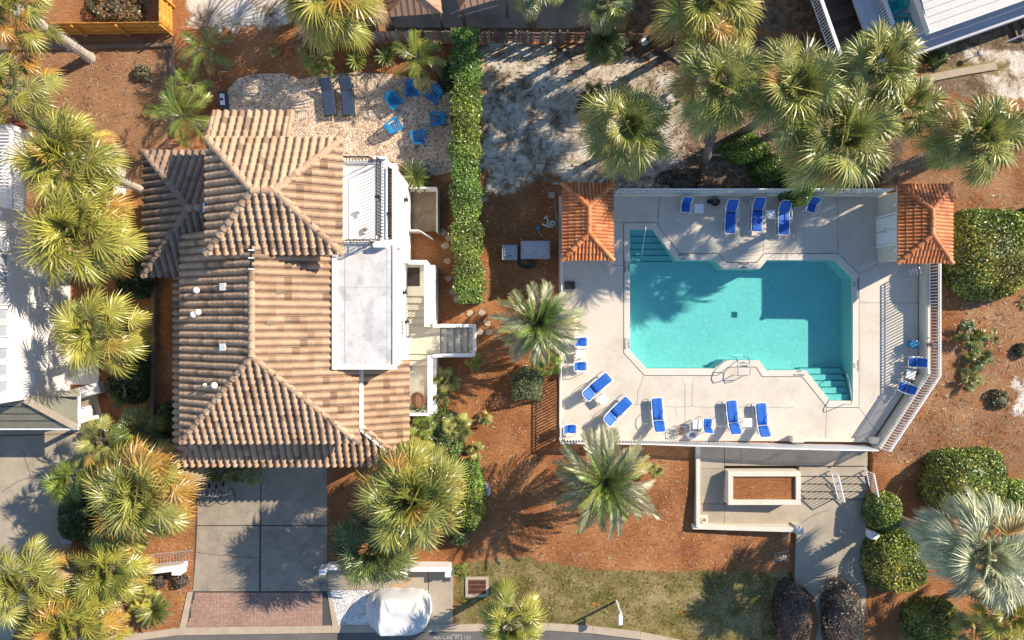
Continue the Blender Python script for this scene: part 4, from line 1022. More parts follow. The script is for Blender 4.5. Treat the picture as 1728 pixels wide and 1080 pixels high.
def feather_palm(label, px, py, z, r, n=22, base=None, cols=(GREY, mixc(GREY, PALE, .5)), ll=.5, tr=True, name='feather_palm', cat='palm tree', group='feather leaved palms', old=.15, nl=40, arch=.13, vee=.45, w=.026, heart=True, trr=.22, barkm='bark', lean=.75):
    random.seed(int(px*5+py)); top = W(px, py, z); b_ = W(*base) if base else Vector((top.x, top.y, 0)); b_.z = GX(b_.x, b_.y)-.05
    root = thing(name, label, cat, b_, 0, group)
    if tr: trunk(root, b_, top, trr*1.1, trr*.9, barkm)
    m = MB()
    for i in range(n):
        t = (i+.5)/n; el = R(80)-R(92)*t+rnd(-.1, .1); az = i*2.39996+rnd(-.2, .2); L = r*(1.22 if t > .25 else .95)*rnd(.88, 1.08)
        c = mixc(cols[0], cols[1], rnd(0, 1))
        if heart and t < .18: c = mixc(c, LIME, .8)
        if rnd(0, 1) < old*t*2: c = mixc(c, YEL if rnd(0, 1) < .6 else DEAD, rnd(.4, .9))
        feather_leaf(m, top+Vector((math.cos(az)*.08, math.sin(az)*.08, 0)), az, el, L, arch*rnd(.6, 1.6), ll*rnd(.85, 1.15), c, nl=nl, vee=vee, w=w, tw=rnd(-.11, .11), lean=lean)
    m.build('crown', 'leaf', root, world=True); return root
def sago(label, px, py, z, r, n=34, cols=(DARK, GREEN), group='sago palms'):
    random.seed(int(px+py*3)); top = W(px, py, z); root = thing('sago_palm', label, 'palm', (top.x, top.y, GX(top.x, top.y)), 0, group)
    m = MB(); m.lathe((top.x, top.y, 0), [(.16, 0), (.17, z*.8), (.10, z), (0, z+.05)], 10); m.build('trunk', 'bark', root, world=True)
    m = MB()
    for i in range(n):
        t = (i+.5)/n; el = R(55)-R(60)*t; az = i*2.39996+rnd(-.1, .1)
        feather_leaf(m, top, az, el, r*rnd(.92, 1.05), .06, .17*r/.9, mixc(cols[0], cols[1], rnd(0, 1)), nl=30, vee=.3, w=.018, droop=.03, lean=.9, rcol=mixc(cols[1], YEL, .5))
    m.build('crown', 'leaf', root, world=True); return root
def leaf_cloud(P, Nn, size, cols, flat=.55):
    """numpy leaves: P centres, Nn outward normals -> arrays of quads"""
    n = len(P); rng = np.random.default_rng(n)
    d = Nn*flat+rng.normal(size=(n, 3))*.55+np.array([0, 0, .25]); d /= np.linalg.norm(d, axis=1)[:, None]
    a = np.cross(d, rng.normal(size=(n, 3))); a /= np.linalg.norm(a, axis=1)[:, None]; b_ = np.cross(d, a)
    s_ = size*rng.uniform(.7, 1.3, n)[:, None]; a = a*s_*.5; b_ = b_*s_*.28
    v = np.stack([P-a, P-b_+a*.1, P+a, P+b_+a*.1], 1).reshape(-1, 3)
    ci = rng.integers(0, len(cols), n); c = np.array(cols)[ci]*rng.uniform(.65, 1.45, n)[:, None]; x_, y_, z_ = P.T; pt = 1+.22*np.sin(x_*2.1+1.3*np.sin(y_*1.7))+.18*np.sin(y_*3.3+x_*1.1+z_*2); c = c*pt[:, None]*np.stack([1+.18*np.sin(y_*.9+x_*.7), np.ones(n), np.ones(n)], 1)
    return v, np.repeat(c, 4, 0)
def leaf_mesh(name, v, c, parent, mat='hedge_leaf'):
    n = len(v)//4; me = bpy.data.meshes.new(name); off = np.array(parent.location); v = v-off
    me.vertices.add(len(v)); me.vertices.foreach_set('co', v.astype(np.float32).ravel()); me.loops.add(len(v)); me.loops.foreach_set('vertex_index', np.arange(len(v), dtype=np.int32))
    me.polygons.add(n); me.polygons.foreach_set('loop_start', np.arange(0, 4*n, 4, dtype=np.int32)); me.polygons.foreach_set('loop_total', np.full(n, 4, dtype=np.int32))
    me.update(); ca = me.color_attributes.new('Col', 'FLOAT_COLOR', 'POINT'); cc = np.ones((len(v), 4), dtype=np.float32); cc[:, :3] = c; ca.data.foreach_set('color', cc.ravel())
    me.materials.append(MAT[mat]); o = bpy.data.objects.new(name, me); COL.objects.link(o); o.parent = parent; return o
def lumps(rng, k): return rng.normal(size=(k, 3)), rng.uniform(.5, 1, k)
def bush(label, px, py, rx, ry, h, n=5000, size=.11, cols=(DARK, GREEN, LIME), z0=None, name='bush', cat='bush', group=None, noise=.10, seed=1, coreshrink=.80, flatness=2.6, sticks=0):
    n = int(n*1.5); rng = np.random.default_rng(seed+int(px)); c = W(px, py, h*.55); c.z = GX(c.x, c.y) if z0 is None else z0
    root = thing(name, label, cat, (c.x, c.y, c.z), 0, group)
    u = rng.normal(size=(n, 3)); u /= np.linalg.norm(u, axis=1)[:, None]; u[:, 2] = np.abs(u[:, 2])*1.0-.12
    k = 60; dirs = rng.normal(size=(k, 3)); dirs /= np.linalg.norm(dirs, axis=1)[:, None]; amp = rng.uniform(-1, 1, k)
    def rad(u): return 1+noise*np.sum(np.maximum(0, (u@dirs.T-.86)/.14)*amp, axis=1)
    p = np.sign(u)*np.abs(u)**(2/flatness); nrm = np.maximum(1e-6, (np.abs(p)**flatness).sum(1)**(1/flatness)); p = p/nrm[:, None]
    rr = rad(u/np.linalg.norm(u, axis=1)[:, None])*rng.uniform(.90, 1.02, n)
    P = p*rr[:, None]*np.array([rx, ry, h]); P[:, 2] = np.maximum(P[:, 2], .02); P += np.array([c.x, c.y, c.z])
    v, col = leaf_cloud(P, u, size, cols); leaf_mesh('foliage', v, col, root)
    m = MB(); prof = []
    q = coreshrink
    for i in range(8):
        t = i/7*math.pi/2; cz, sz_ = math.sin(t), math.cos(t); l = (abs(cz)**flatness+abs(sz_)**flatness)**(-1/flatness); prof.append((sz_*l*q, cz*l*h*q))
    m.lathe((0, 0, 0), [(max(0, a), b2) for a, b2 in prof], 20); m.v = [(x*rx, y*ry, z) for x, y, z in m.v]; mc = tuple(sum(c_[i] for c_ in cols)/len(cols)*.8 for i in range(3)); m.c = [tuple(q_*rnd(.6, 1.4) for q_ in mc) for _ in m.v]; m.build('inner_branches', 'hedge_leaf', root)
    if sticks:
        m = MB()
        for i in range(sticks):
            a = rng.uniform(0, 6.28); e = rng.uniform(.2, 1.3); d = Vector((math.cos(a)*math.cos(e)*rx, math.sin(a)*math.cos(e)*ry, math.sin(e)*h)); m.tube([(0, 0, 0), d*.6, d*rng.uniform(.9, 1.1)], .012, 3)
        m.build('branch', 'twig', root)
    return root
# ============================================================ PALMS AND SHRUBS
YG = (.38, .35, .06); OL = (.23, .235, .05)
fan_palm('top left corner fan palm with a shaggy white trunk leaning past the orange fence', 28, 16, 5.7, 2.1, n=30, base=(152, 98), cols=(OL, PALE), old=.3, barkm='bark_pale', tk=.27)
fan_palm('fan palm at the left edge below the shaggy white trunk, above the red boards', 20, 148, 4.6, 2.2, n=30, base=(72, 152), cols=(OL, PALE), old=.35, barkm='bark_pale', dead=.2, tk=.24)
fan_palm('upper of the two yellow green fan palms over the white balcony at the left', 112, 268, 6.2, 2.7, n=50, base=(243, 322), cols=(OL, YG), old=.3, young=.2, barkm='bark_pale', dead=.3)
fan_palm('lower of the two yellow green fan palms standing against the white wall at the left', 132, 392, 6.0, 2.9, n=54, base=(243, 402), cols=(OL, YG), old=.25, young=.3, dead=.1)
fan_palm('open fan palm in front of the white windowed wall, above the grey hip roof', 160, 562, 5.0, 2.6, n=30, base=(205, 560), cols=(OL, YG), old=.25, young=.2)
fan_palm('big round orange and yellow fan palm left of the shaded concrete driveway', 236, 832, 4.4, 3.0, n=66, cols=(GREEN, PALE), old=.95, young=.1, dead=.5)
fan_palm('fan palm behind the low white wall with iron rails, below the orange palm', 186, 958, 3.0, 2.2, n=38, cols=(GREEN, YG), old=.3)
fan_palm('fan palm at the left edge beside the pale concrete drive, below the small grey box', 32, 985, 4.0, 2.4, n=40, cols=(OL, PALE), old=.4, young=.2, dead=.3)
fan_palm('yellowish fan palm at the bottom left corner beside the round sago palm', 122, 1055, 3.4, 2.6, n=46, cols=(OL, YG), old=.5, young=.4, dead=.4)
fan_palm('fan palm at the top edge between the orange fence and the brown pavilions', 556, -22, 4.6, 3.1, n=56, cols=(OL, YG), old=.3, young=.2, dead=.9)
fan_palm('large fan palm with golden right side below the villa between driveway and white bracket wall', 698, 838, 5.3, 3.0, n=66, cols=(GREEN, mixc(PALE, GREEN, .4)), old=.45, young=.15)
fan_palm('lower blue green fan palm leaning over the driveway edge beside the white mailbox pillar', 628, 925, 3.8, 2.5, n=40, cols=(DARK, GREEN), old=.05)
fan_palm('fan palm at the bottom edge beside the iron drain grate', 862, 1050, 4.8, 2.0, n=38, base=(848, 986), cols=(GREEN, YG), old=.1)
fan_palm('single fan palm in the sandy yard above the pool fence', 1058, 215, 4.8, 2.6, n=50, cols=(GREEN, PALE), old=.1)
fan_palm('leftmost palm of the cluster above the pool, its thin trunk showing below it', 1214, 140, 6.4, 2.5, n=44, base=(1192, 268), cols=(GREEN, PALE), old=.1)
fan_palm('palm in the upper middle of the cluster beside the white boardwalk rail', 1338, 150, 7.0, 2.7, n=54, cols=(GREEN, PALE), old=.1)
fan_palm('palm growing over the boardwalk and the teal chairs at the top right', 1482, 112, 7.2, 2.3, n=50, cols=(GREEN, PALE), old=.12)
fan_palm('lowest palm of the cluster, hanging over the fence and the dark creeping shrub', 1418, 232, 6.8, 2.9, n=58, cols=(GREEN, PALE), old=.1)
fan_palm('smaller palm at the right of the cluster, below the white deck house', 1528, 178, 6.0, 1.9, n=34, cols=(GREEN, PALE), old=.15)
fan_palm('lone fan palm right of the cluster at the right edge above the tiled hut', 1648, 232, 7.8, 2.35, n=50, cols=(GREEN, PALE), old=.1)
fan_palm('golden tipped fan palm cut by the top edge over the broken grey fence', 1190, 0, 6.6, 2.9, n=54, cols=(OL, YG), old=.45, dead=.5)
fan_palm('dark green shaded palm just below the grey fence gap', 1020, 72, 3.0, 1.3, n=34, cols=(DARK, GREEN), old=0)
fan_palm('bluish fan palm cut by the top edge above the dark green shaded palm', 1022, 5, 5.0, 1.7, n=30, cols=(GREY, GREEN), old=.1, dead=.4)
fan_palm('bluish palm fronds hanging in at the top edge over the shaded grey patio', 905, -30, 5.0, 1.7, n=30, cols=(GREY, GREEN), old=0)
fan_palm('low fan palm at the bottom right corner below the silvery palm', 1700, 1035, 3.0, 2.0, n=34, cols=(OL, YG), old=.3)
fan_palm('small fan palm right of the lowest clipped bush and left of the corner palm', 1650, 1062, 1.8, 1.3, n=20, cols=(GREEN, PALE), old=.2)
fan_palm('small round fan palm above the two navy sun loungers', 530, 90, 1.7, 1.15, n=22, cols=(GREEN, mixc(GREEN, LIME, .4)), old=.05, tr=False)
fan_palm('little fan palm just below the round one above the navy sun loungers', 546, 112, 1.0, .7, n=12, cols=(GREEN, LIME), old=.1, tr=False)
fan_palm('pale fan palm left of the big orange palm, reaching over the pale drive', 168, 745, 2.6, 1.6, n=22, cols=(GREEN, PALE), old=.1)
fan_palm('dark fan palm between the orange palm and the shaded alley by the villa', 232, 725, 2.4, 1.7, n=24, cols=(DARK, GREEN), old=.1)
fan_palm('bright green fan palm touching the left side of the orange palm', 118, 810, 2.5, 1.6, n=26, cols=(GREEN, LIME), old=.05)
SM = 'small ground palmettos'
def pmt(lab, px, py, r, z=.7, n=14, cols=(GREEN, PALE), old=.1): fan_palm(lab, px, py, z, r, n=n, cols=cols, old=old, tr=False, name='palmetto', cat='palmetto', group=SM)
pmt('palmetto below the porch stairs against the white porch wall', 752, 640, 1.0); pmt('palmetto touching the lower corner of the side porch', 742, 672, .7, cols=(DARK, GREEN))
pmt('tiny yellowish palmetto at the foot of the porch stairs', 800, 612, .6, cols=(OL, YG), old=.4)
pmt('small palmetto alone on the orange mulch right of the villa corner', 818, 707, .55); 
pmt('palmetto with bright fan at the upper right of the shrub thicket', 800, 762, .7); pmt('palmetto on top of the shrub thicket by the villa corner', 772, 722, 1.0, 1.3, 18); pmt('palmetto at the upper left of the shrub thicket against the villa roof', 714, 722, .9, 1.5, 16, (GREEN, LIME))
pmt('yellow tinged palmetto beside the right end of the white bracket wall', 776, 965, .55, .6, 14, (GREEN, LIME), .2)
pmt('uppermost of the palmettos in the mulch right of the pool fence', 1640, 565, 1.1, 1.0, 22, (DARK, GREEN)); pmt('middle palmetto in the mulch right of the pool fence', 1652, 605, .9, .9, 20, (DARK, GREEN)); pmt('spiky grey green palmetto, lowest of those right of the pool fence', 1636, 640, .85, .8, 20, (GREEN, PALE))
pmt('palmetto with long leaves pointing right, beside the uppermost one right of the pool', 1672, 572, .7, .7, 10, (GREEN, OL))
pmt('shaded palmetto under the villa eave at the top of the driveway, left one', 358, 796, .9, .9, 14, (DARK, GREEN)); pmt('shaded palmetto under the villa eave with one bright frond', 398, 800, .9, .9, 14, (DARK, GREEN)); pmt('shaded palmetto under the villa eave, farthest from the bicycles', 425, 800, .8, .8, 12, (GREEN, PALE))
pmt('small green plant in the dark mulch near the left end of the gravel', 461, 86, .4, .5, 10); pmt('low plant poking out at the base of the sandy yard palm, on its left', 1000, 160, 1.0, .8, 12, (OL, DARK)); pmt('green plant left of the palm cluster trunk', 1146, 160, .6, .8, 12, (GREEN, LIME))
pmt('shaded palm seedling beside the left white wall end', 205, 668, .9, 1.0, 14, (DARK, GREEN)); pmt('pale palmetto at the left edge of the deck, under the grey feather palm', 925, 615, .9, 1.6, 14, (GREEN, LIME)); pmt('bright yellow green palmetto on the right side of the lower feather palm', 1108, 795, .5, .9, 14, (LIME, YG))
pmt('palmetto at the right edge of the picture beside the small green shrubs', 1724, 510, .6, .6, 10)
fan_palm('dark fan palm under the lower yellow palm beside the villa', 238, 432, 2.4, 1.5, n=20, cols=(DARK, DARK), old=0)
pmt('yellow green palmetto filling the gap below the little purple shrubs', 232, 1010, 1.0, 1.0, 16, (OL, YG), .3); pmt('palmetto between the left edge palm and the bottom left yellowish palm', 60, 1048, 1.3, 1.8, 20, (OL, YG), .4)
pmt('palmetto between the low white wall and the dark hedge bush', 222, 915, 1.1, 1.5, 18, (OL, PALE), .2); pmt('palmetto at the bottom edge right of the yellowish corner palm', 190, 1062, 1.2, 1.4, 18, (YG, OL), .4)
pmt('palmetto under the upper left side of the orange palm', 170, 778, 1.2, 1.8, 18, (GREEN, PALE), .2); pmt('bright palmetto between the villa corner and the golden fan palm', 700, 757, 1.1, 1.8, 18, (OL, YG), .2)
# feather palms
SIL = (.44, .46, .32)
feather_palm('grey green feather palm at the left edge of the pool deck', 910, 545, 3.3, 2.0, n=92, cols=(GREY, (.31, .31, .19)), old=.3, ll=.46, nl=28, vee=.35, w=.036, lean=.95)
feather_palm('grey green feather palm over the bottom fence of the pool', 1020, 812, 3.6, 2.45, n=88, cols=(mixc(GREY, DARK, .3), (.31, .31, .19)), old=.3, ll=.50, nl=28, vee=.35, w=.040, lean=.95)
fan_palm('silvery palm at the lower right with a thick dark leaning trunk', 1655, 928, 5.7, 2.75, n=46, base=(1503, 874), cols=((.36, .385, .22), (.48, .48, .31)), old=.08, dens=17, tk=.33, rf=.55, spread=1.35, name='silver_palm', group='silver leaved palms')
feather_palm('green feather palm at the top left of the villa garden behind the timber edge', 345, 82, 2.2, 1.3, n=12, cols=(GREEN, LIME), ll=.5, nl=26, trr=.07, vee=.2, group='young feather palms')
feather_palm('narrow yellow green feather palm between two others on the timber edge', 322, 145, 1.8, .9, n=9, cols=(LIME, YG), ll=.4, nl=24, trr=.06, vee=.2, group='young feather palms')
feather_palm('bright green feather palm next to the upper left villa roof corner', 308, 195, 2.6, 1.6, n=14, cols=(GREEN, LIME), ll=.55, nl=28, trr=.08, vee=.2, group='young feather palms')
feather_palm('golden yellow feather palm between the blue chairs and the grey fence', 706, 97, 2.0, 1.5, n=14, cols=(LIME, YEL), ll=.5, nl=28, trr=.08, old=.5, vee=.2, group='young feather palms')
sago('sago palm with yellow green leaves right of the round fan palm by the grey fence', 601, 103, .6, .62, cols=(GREEN, LIME)); sago('dark sago palm between the yellow green sago and the golden feather palm', 650, 96, .6, .65, cols=(DARK, GREEN))
sago('large dark sago palm at the corner of the gravel patio and villa balcony', 700, 298, .9, .95, n=44, cols=(DARK, GREEN)); sago('round sago palm in orange mulch beside the brick driveway apron', 260, 1030, .7, .98, n=52, cols=(DARK, mixc(GREEN, YG, .5)))
# palms standing just outside the frame; their shade reaches into the picture
for lab, gx_, gy_, z, r in (('tall fan palm outside the frame, right of the upper pool hut', 862, -345, 8.0, 3.0), 
        ('tall fan palm outside the frame above the orange fence', -225, -575, 6.6, 3.4)):
    k_ = 1/(1-z/H); fan_palm(lab, 864+gx_*k_, 540+gy_*k_, z, r, n=34, base=(864+gx_, 540+gy_), cols=(GREEN, PALE), old=.2, dens=9)
# hedges and bushes
HG = ((.11, .17, .03), (.16, .24, .038), (.07, .12, .022), (.25, .31, .05))
def hedge(label, pts, w, h, n, size, cols, seed):
    rng = np.random.default_rng(seed); P0 = [W(x, y, h*.6) for x, y in pts]; root = thing('hedge', label, 'hedge', (P0[0].x, P0[0].y, 0))
    PP = []; NN = []; m = MB()
    L = [(b_-a).length for a, b_ in zip(P0[:-1], P0[1:])]; tot = sum(L)
    for (a, b_), l in zip(zip(P0[:-1], P0[1:]), L):
        d = (b_-a).normalized(); s_ = np.array([-d.y, d.x, 0]); k = int(n*l/tot); t = rng.uniform(0, 1, k); th = rng.uniform(-.25, math.pi+.25, k)
        tt = t*l+np.array(a).dot(np.array(d)); wob = 1+.13*np.sin(tt*2.7+1)+.10*np.sin(tt*6.1)+.11*np.sin(tt*11+th*3)+.09*np.sin(tt*23+th*5); r_ = wob*rng.uniform(.86, 1.03, k)
        q = np.outer(t*l, np.array([d.x, d.y, 0]))+np.array([a.x, a.y, 0])
        cx = np.sign(np.cos(th))*np.abs(np.cos(th))**.6*w/2*r_; cz = np.sign(np.sin(th))*np.abs(np.sin(th))**.5; tp = rng.uniform(0, 1, k) < .55; cx = np.where(tp, rng.uniform(-.5, .5, k)*w*wob, cx); cz = np.where(tp, rng.uniform(.86, 1.06, k)*(1-.5*np.abs(cx/w)**2), cz); th = np.where(tp, math.pi/2+cx*0, th)
        PP.append(q+np.outer(cx, s_)+np.outer(h*.5+cz*h*.5*(.9+.1*wob), [0, 0, 1])); NN.append(np.outer(np.cos(th), s_)+np.outer(np.sin(th), [0, 0, 1]))
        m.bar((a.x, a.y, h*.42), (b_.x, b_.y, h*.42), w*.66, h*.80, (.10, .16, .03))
    v, c = leaf_cloud(np.vstack(PP), np.vstack(NN), size, cols); leaf_mesh('foliage', v, c, root); m.build('inner_branches', 'hedge_leaf', root, world=True); return root
hedge('tall narrow clipped hedge between the blue chairs and the sandy yard', [(785, 58), (789, 160), (786, 260), (788, 390), (795, 512)], 1.45, 2.3, 24000, .125, HG, 3)
BG = ((.08, .11, .018), (.15, .19, .028), (.24, .27, .045), (.42, .42, .08))
RB = 'clipped round bushes'
bush('biggest round clipped bush right of the tiled hut', 1664, 428, 2.35, 2.55, 1.9, 13000, .14, BG, noise=.06, group=RB)
bush('round clipped bush above the silvery palm', 1634, 815, 2.25, 1.85, 1.9, 9000, .13, BG, noise=.06, group=RB)
bush('small round clipped bush touching the step handrail', 1500, 868, .98, 1.15, 1.25, 4500, .11, BG, noise=.06, group=RB)
bush('broad clipped bush left of the silvery palm and below its trunk', 1532, 955, 1.75, 1.8, 1.5, 8000, .13, BG, noise=.07, group=RB)
bush('low clipped bush at the bottom edge below the broad bush', 1588, 1060, 1.6, 1.25, 1.2, 6000, .12, BG, noise=.05, group=RB)
bush('bush cut by the right edge beside the silvery palm', 1722, 845, 1.0, 1.1, 1.4, 3500, .12, BG, noise=.05, group=RB)
bush('small green shrub at the right edge beside the biggest round bush', 1726, 372, .5, .6, .8, 900, .13, HG)
PB = ((.095, .062, .045), (.14, .095, .070), (.060, .042, .032), (.20, .15, .12))
bush('purple leaved hedge mound left of the walkway at the bottom edge', 1350, 1050, 1.0, 2.0, 1.35, 6500, .09, PB, noise=.10, group='purple leaved mounds')
bush('purple leaved hedge mound right of the walkway at the bottom edge', 1434, 1052, 1.1, 1.95, 1.4, 7500, .09, PB, noise=.10, group='purple leaved mounds')
bush('little purple shrub nearest the low white wall with iron rails', 266, 983, .38, .38, .45, 400, .08, PB, group='little purple shrubs'); bush('little purple shrub nearer the driveway, beside the low white wall', 304, 982, .38, .40, .5, 450, .08, PB, group='little purple shrubs')
CR = ((.08, .13, .012), (.14, .19, .016), (.20, .24, .025))
for i, (px, py, rx, ry, h, z, lab) in enumerate(((1262,252,1.2,.9,1.5,None,'dark yellow green creeping shrub left of the lowest cluster palm'),(1300,283,1.1,.8,1.3,None,'dark creeping shrub in the middle of the row above the pool fence'),(1350,308,.85,1.25,2.3,None,'creeping shrub hanging over the white fence between loungers and small chair'),(1395,300,1.1,.55,1.3,None,'dark creeping shrub under the lowest cluster palm, behind the fence'))):
    bush(lab, px, py, rx, ry, h, 2600, .13, CR, noise=.16, seed=i*9+2, flatness=2.0)
TH = ((.06, .10, .02), (.10, .16, .03), (.14, .18, .05), (.18, .16, .07))
bush('leafy green thicket at the lower right corner of the villa roof', 735, 742, 1.5, 1.5, 1.5, 5500, .13, TH, noise=.2); bush('dense green shrub to the right of the large golden fan palm', 790, 838, 1.0, 1.9, 1.6, 7000, .12, HG, noise=.12)
bush('green shrub filling the gap between the golden palm and the villa corner', 728, 790, 1.2, 1.4, 1.5, 4500, .13, TH, noise=.2); bush('small straggly shrub under the right side of the large golden fan palm', 775, 905, .6, .5, .8, 900, .12, TH, noise=.2)
bush('grey green shrub with bare twigs under the left feather palm', 893, 650, .8, .95, 1.2, 2600, .10, ((.12, .15, .06), (.17, .19, .09), (.09, .11, .04)), noise=.2, sticks=30)
bush('clipped dark hedge bush left of the orange palm, along the pale drive', 128, 870, .95, 1.5, 1.8, 6000, .11, ((.06, .09, .02), (.09, .12, .025), (.05, .075, .02)), noise=.05)
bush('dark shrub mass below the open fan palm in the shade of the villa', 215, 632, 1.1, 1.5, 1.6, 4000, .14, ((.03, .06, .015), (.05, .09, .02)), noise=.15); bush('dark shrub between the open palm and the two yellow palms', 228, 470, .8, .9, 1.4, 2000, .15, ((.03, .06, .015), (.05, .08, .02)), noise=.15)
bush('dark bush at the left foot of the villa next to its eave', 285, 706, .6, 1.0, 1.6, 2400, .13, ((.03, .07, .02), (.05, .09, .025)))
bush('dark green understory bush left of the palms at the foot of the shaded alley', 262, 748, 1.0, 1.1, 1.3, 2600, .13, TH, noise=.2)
bush('tangled green bush between the left edge palm and the low wall palm', 112, 985, 1.1, .9, 1.2, 2400, .13, TH, noise=.25, sticks=20); bush('low green bush behind the two small purple shrubs, under palm fronds', 238, 975, .7, .5, .7, 1200, .12, TH, noise=.2)
bush('dark bush under the fan palm below the low white wall', 160, 905, 1.0, .6, 1.2, 1500, .13, TH)
bush('dry straw coloured shrub beside the round sago palm', 212, 985, .9, .7, .6, 1200, .16, ((.36, .28, .19), (.25, .22, .12), (.14, .15, .06)), noise=.25, sticks=25)
bush('dry grass tuft in the middle of the brown pine straw yard', 238, 122, .45, .4, .4, 500, .16, ((.36, .26, .15), (.28, .2, .1)), noise=.2, coreshrink=.3)
bush('small tan and green shrub alone in the mulch at the far right', 1676, 672, .5, .5, .5, 700, .12, ((.12, .12, .04), (.2, .17, .08)), noise=.25, sticks=12)
bush('dark little shrub by the right edge of the mulch, above the tan one', 1712, 590, .4, .35, .4, 350, .12, ((.06, .06, .03), (.1, .09, .04)), noise=.2, sticks=8)
bush('dark brushy plant in the sand under the yard palm', 1010, 175, .9, .6, .7, 1100, .14, ((.05, .065, .02), (.10, .10, .04)), noise=.3, coreshrink=.4); bush('dark fallen brush pile left of the pool fence palm', 1150, 300, 1.1, .5, .5, 1200, .14, ((.06, .055, .035), (.12, .10, .06)), noise=.3, coreshrink=.4, sticks=25)
bush('dark shrub in the corner between golden palm and hedge by the grey fence', 752, 128, .5, .7, 1.0, 1200, .13, ((.04, .07, .02), (.06, .10, .025)))
bush('small weeds at the top edge behind the orange fence', 190, 6, 1.6, .9, .6, 1200, .15, ((.14, .12, .06), (.09, .10, .04), (.24, .17, .1)), noise=.3, coreshrink=.4)
bush('green weeds beside the foundation of the white deck house', 1570, 102, .5, .6, .5, 600, .13, HG, noise=.3, coreshrink=.4)

# stuff that cannot be counted: sticks and leaf scraps on the open ground
rng = random.Random(5); m = MB()
def scat(poly, n, lmax, cols, w=.018):
    xs = [p[0] for p in poly]; ys = [p[1] for p in poly]; k = 0
    while k < n:
        px, py = rng.uniform(min(xs), max(xs)), rng.uniform(min(ys), max(ys))
        if not inside(px, py, poly): continue
        k += 1; p = W(px, py); a = rng.uniform(0, 6.28); L = rng.uniform(.08, lmax)/2; d = Vector((math.cos(a), math.sin(a), 0))*L; s_ = Vector((-d.y, d.x, 0)).normalized()*w*rng.uniform(.5, 1.3)
        u = Vector((0, 0, .03)); c = rng.choice(cols); m.add([p-d-s_*.4+u, p-s_+u*1.5, p+d+u, p+s_+u*1.5], [(0, 1, 2, 3)], tuple(x*rng.uniform(.7, 1.2) for x in c))
BR_ = ((.5, .38, .27), (.14, .08, .05), (.62, .5, .38), (.3, .17, .09))
scat([(820,320),(940,320),(940,740),(1160,770),(1165,900),(1320,905),(1330,960),(1000,955),(800,940),(800,700),(740,560)], 1500, .30, BR_)
scat([(1600,330),(1728,330),(1728,780),(1500,780),(1490,720),(1590,640)], 1100, .35, BR_, .022); scat([(820,80),(1130,80),(1140,310),(820,330)], 900, .4, ((.1,.08,.06),(.5,.42,.33),(.2,.15,.1)), .025)
scat([(20,85),(290,85),(290,240),(250,330),(220,330),(150,200),(20,190)], 500, .4, ((.5,.38,.28),(.2,.12,.08)), .02); scat([(300,80),(760,80),(760,125),(380,125),(340,200),(300,200)], 300, .3, BR_); scat([(1130,70),(1500,70),(1500,320),(1130,320)], 700, .45, BR_, .03)
scat([(250,860),(330,860),(318,1060),(290,1060),(240,950)], 160, .25, BR_); scat([(790,950),(1340,970),(1340,1070),(1000,1055),(790,1050)], 700, .22, ((.42,.33,.2),(.12,.13,.04),(.07,.08,.03)), .03)
o = m.build('fallen_litter', 'paver'); tag(o, 'scattered pine straw, leaf scraps and twigs lying on the mulch and sand', 'litter', None, 'stuff')
# ============================================================ POOL FURNITURE
def tubes(name, mat, root, lst, r=.018, n=6, smooth=True):
    m = MB(); [m.tube(p, r, n) for p in lst]; return m.build(name, mat, root, smooth=False)
def arc(p0, p1, p2, n=6):
    return [Vector(p0)*(1-t)**2+Vector(p1)*2*t*(1-t)+Vector(p2)*t*t for t in [k/n for k in range(n+1)]]
def sling(name, pts, w, mat, root, th=.02, wr=1.0):
    """fabric panel following pts (x,z) with rounded corners"""
    m = MB(); n = len(pts); vs = []; fs = []; K = 6
    for i, (x, z) in enumerate(pts):
        e = min(i, n-1-i); ww = w*(.86 if e == 0 else 1)
        for k in range(K+1):
            t = k/K-.5; vs.append((x, t*ww, z-.015*(1-4*t*t)))
    for i in range(n-1):
        for k in range(K): a = i*(K+1)+k; fs.append((a, a+K+1, a+K+2, a+1))
    m.add(vs, fs); o = m.build(name, mat, root, smooth=True); s_ = o.modifiers.new('t', 'SOLIDIFY'); s_.thickness = th; s_.offset = 0
    return o
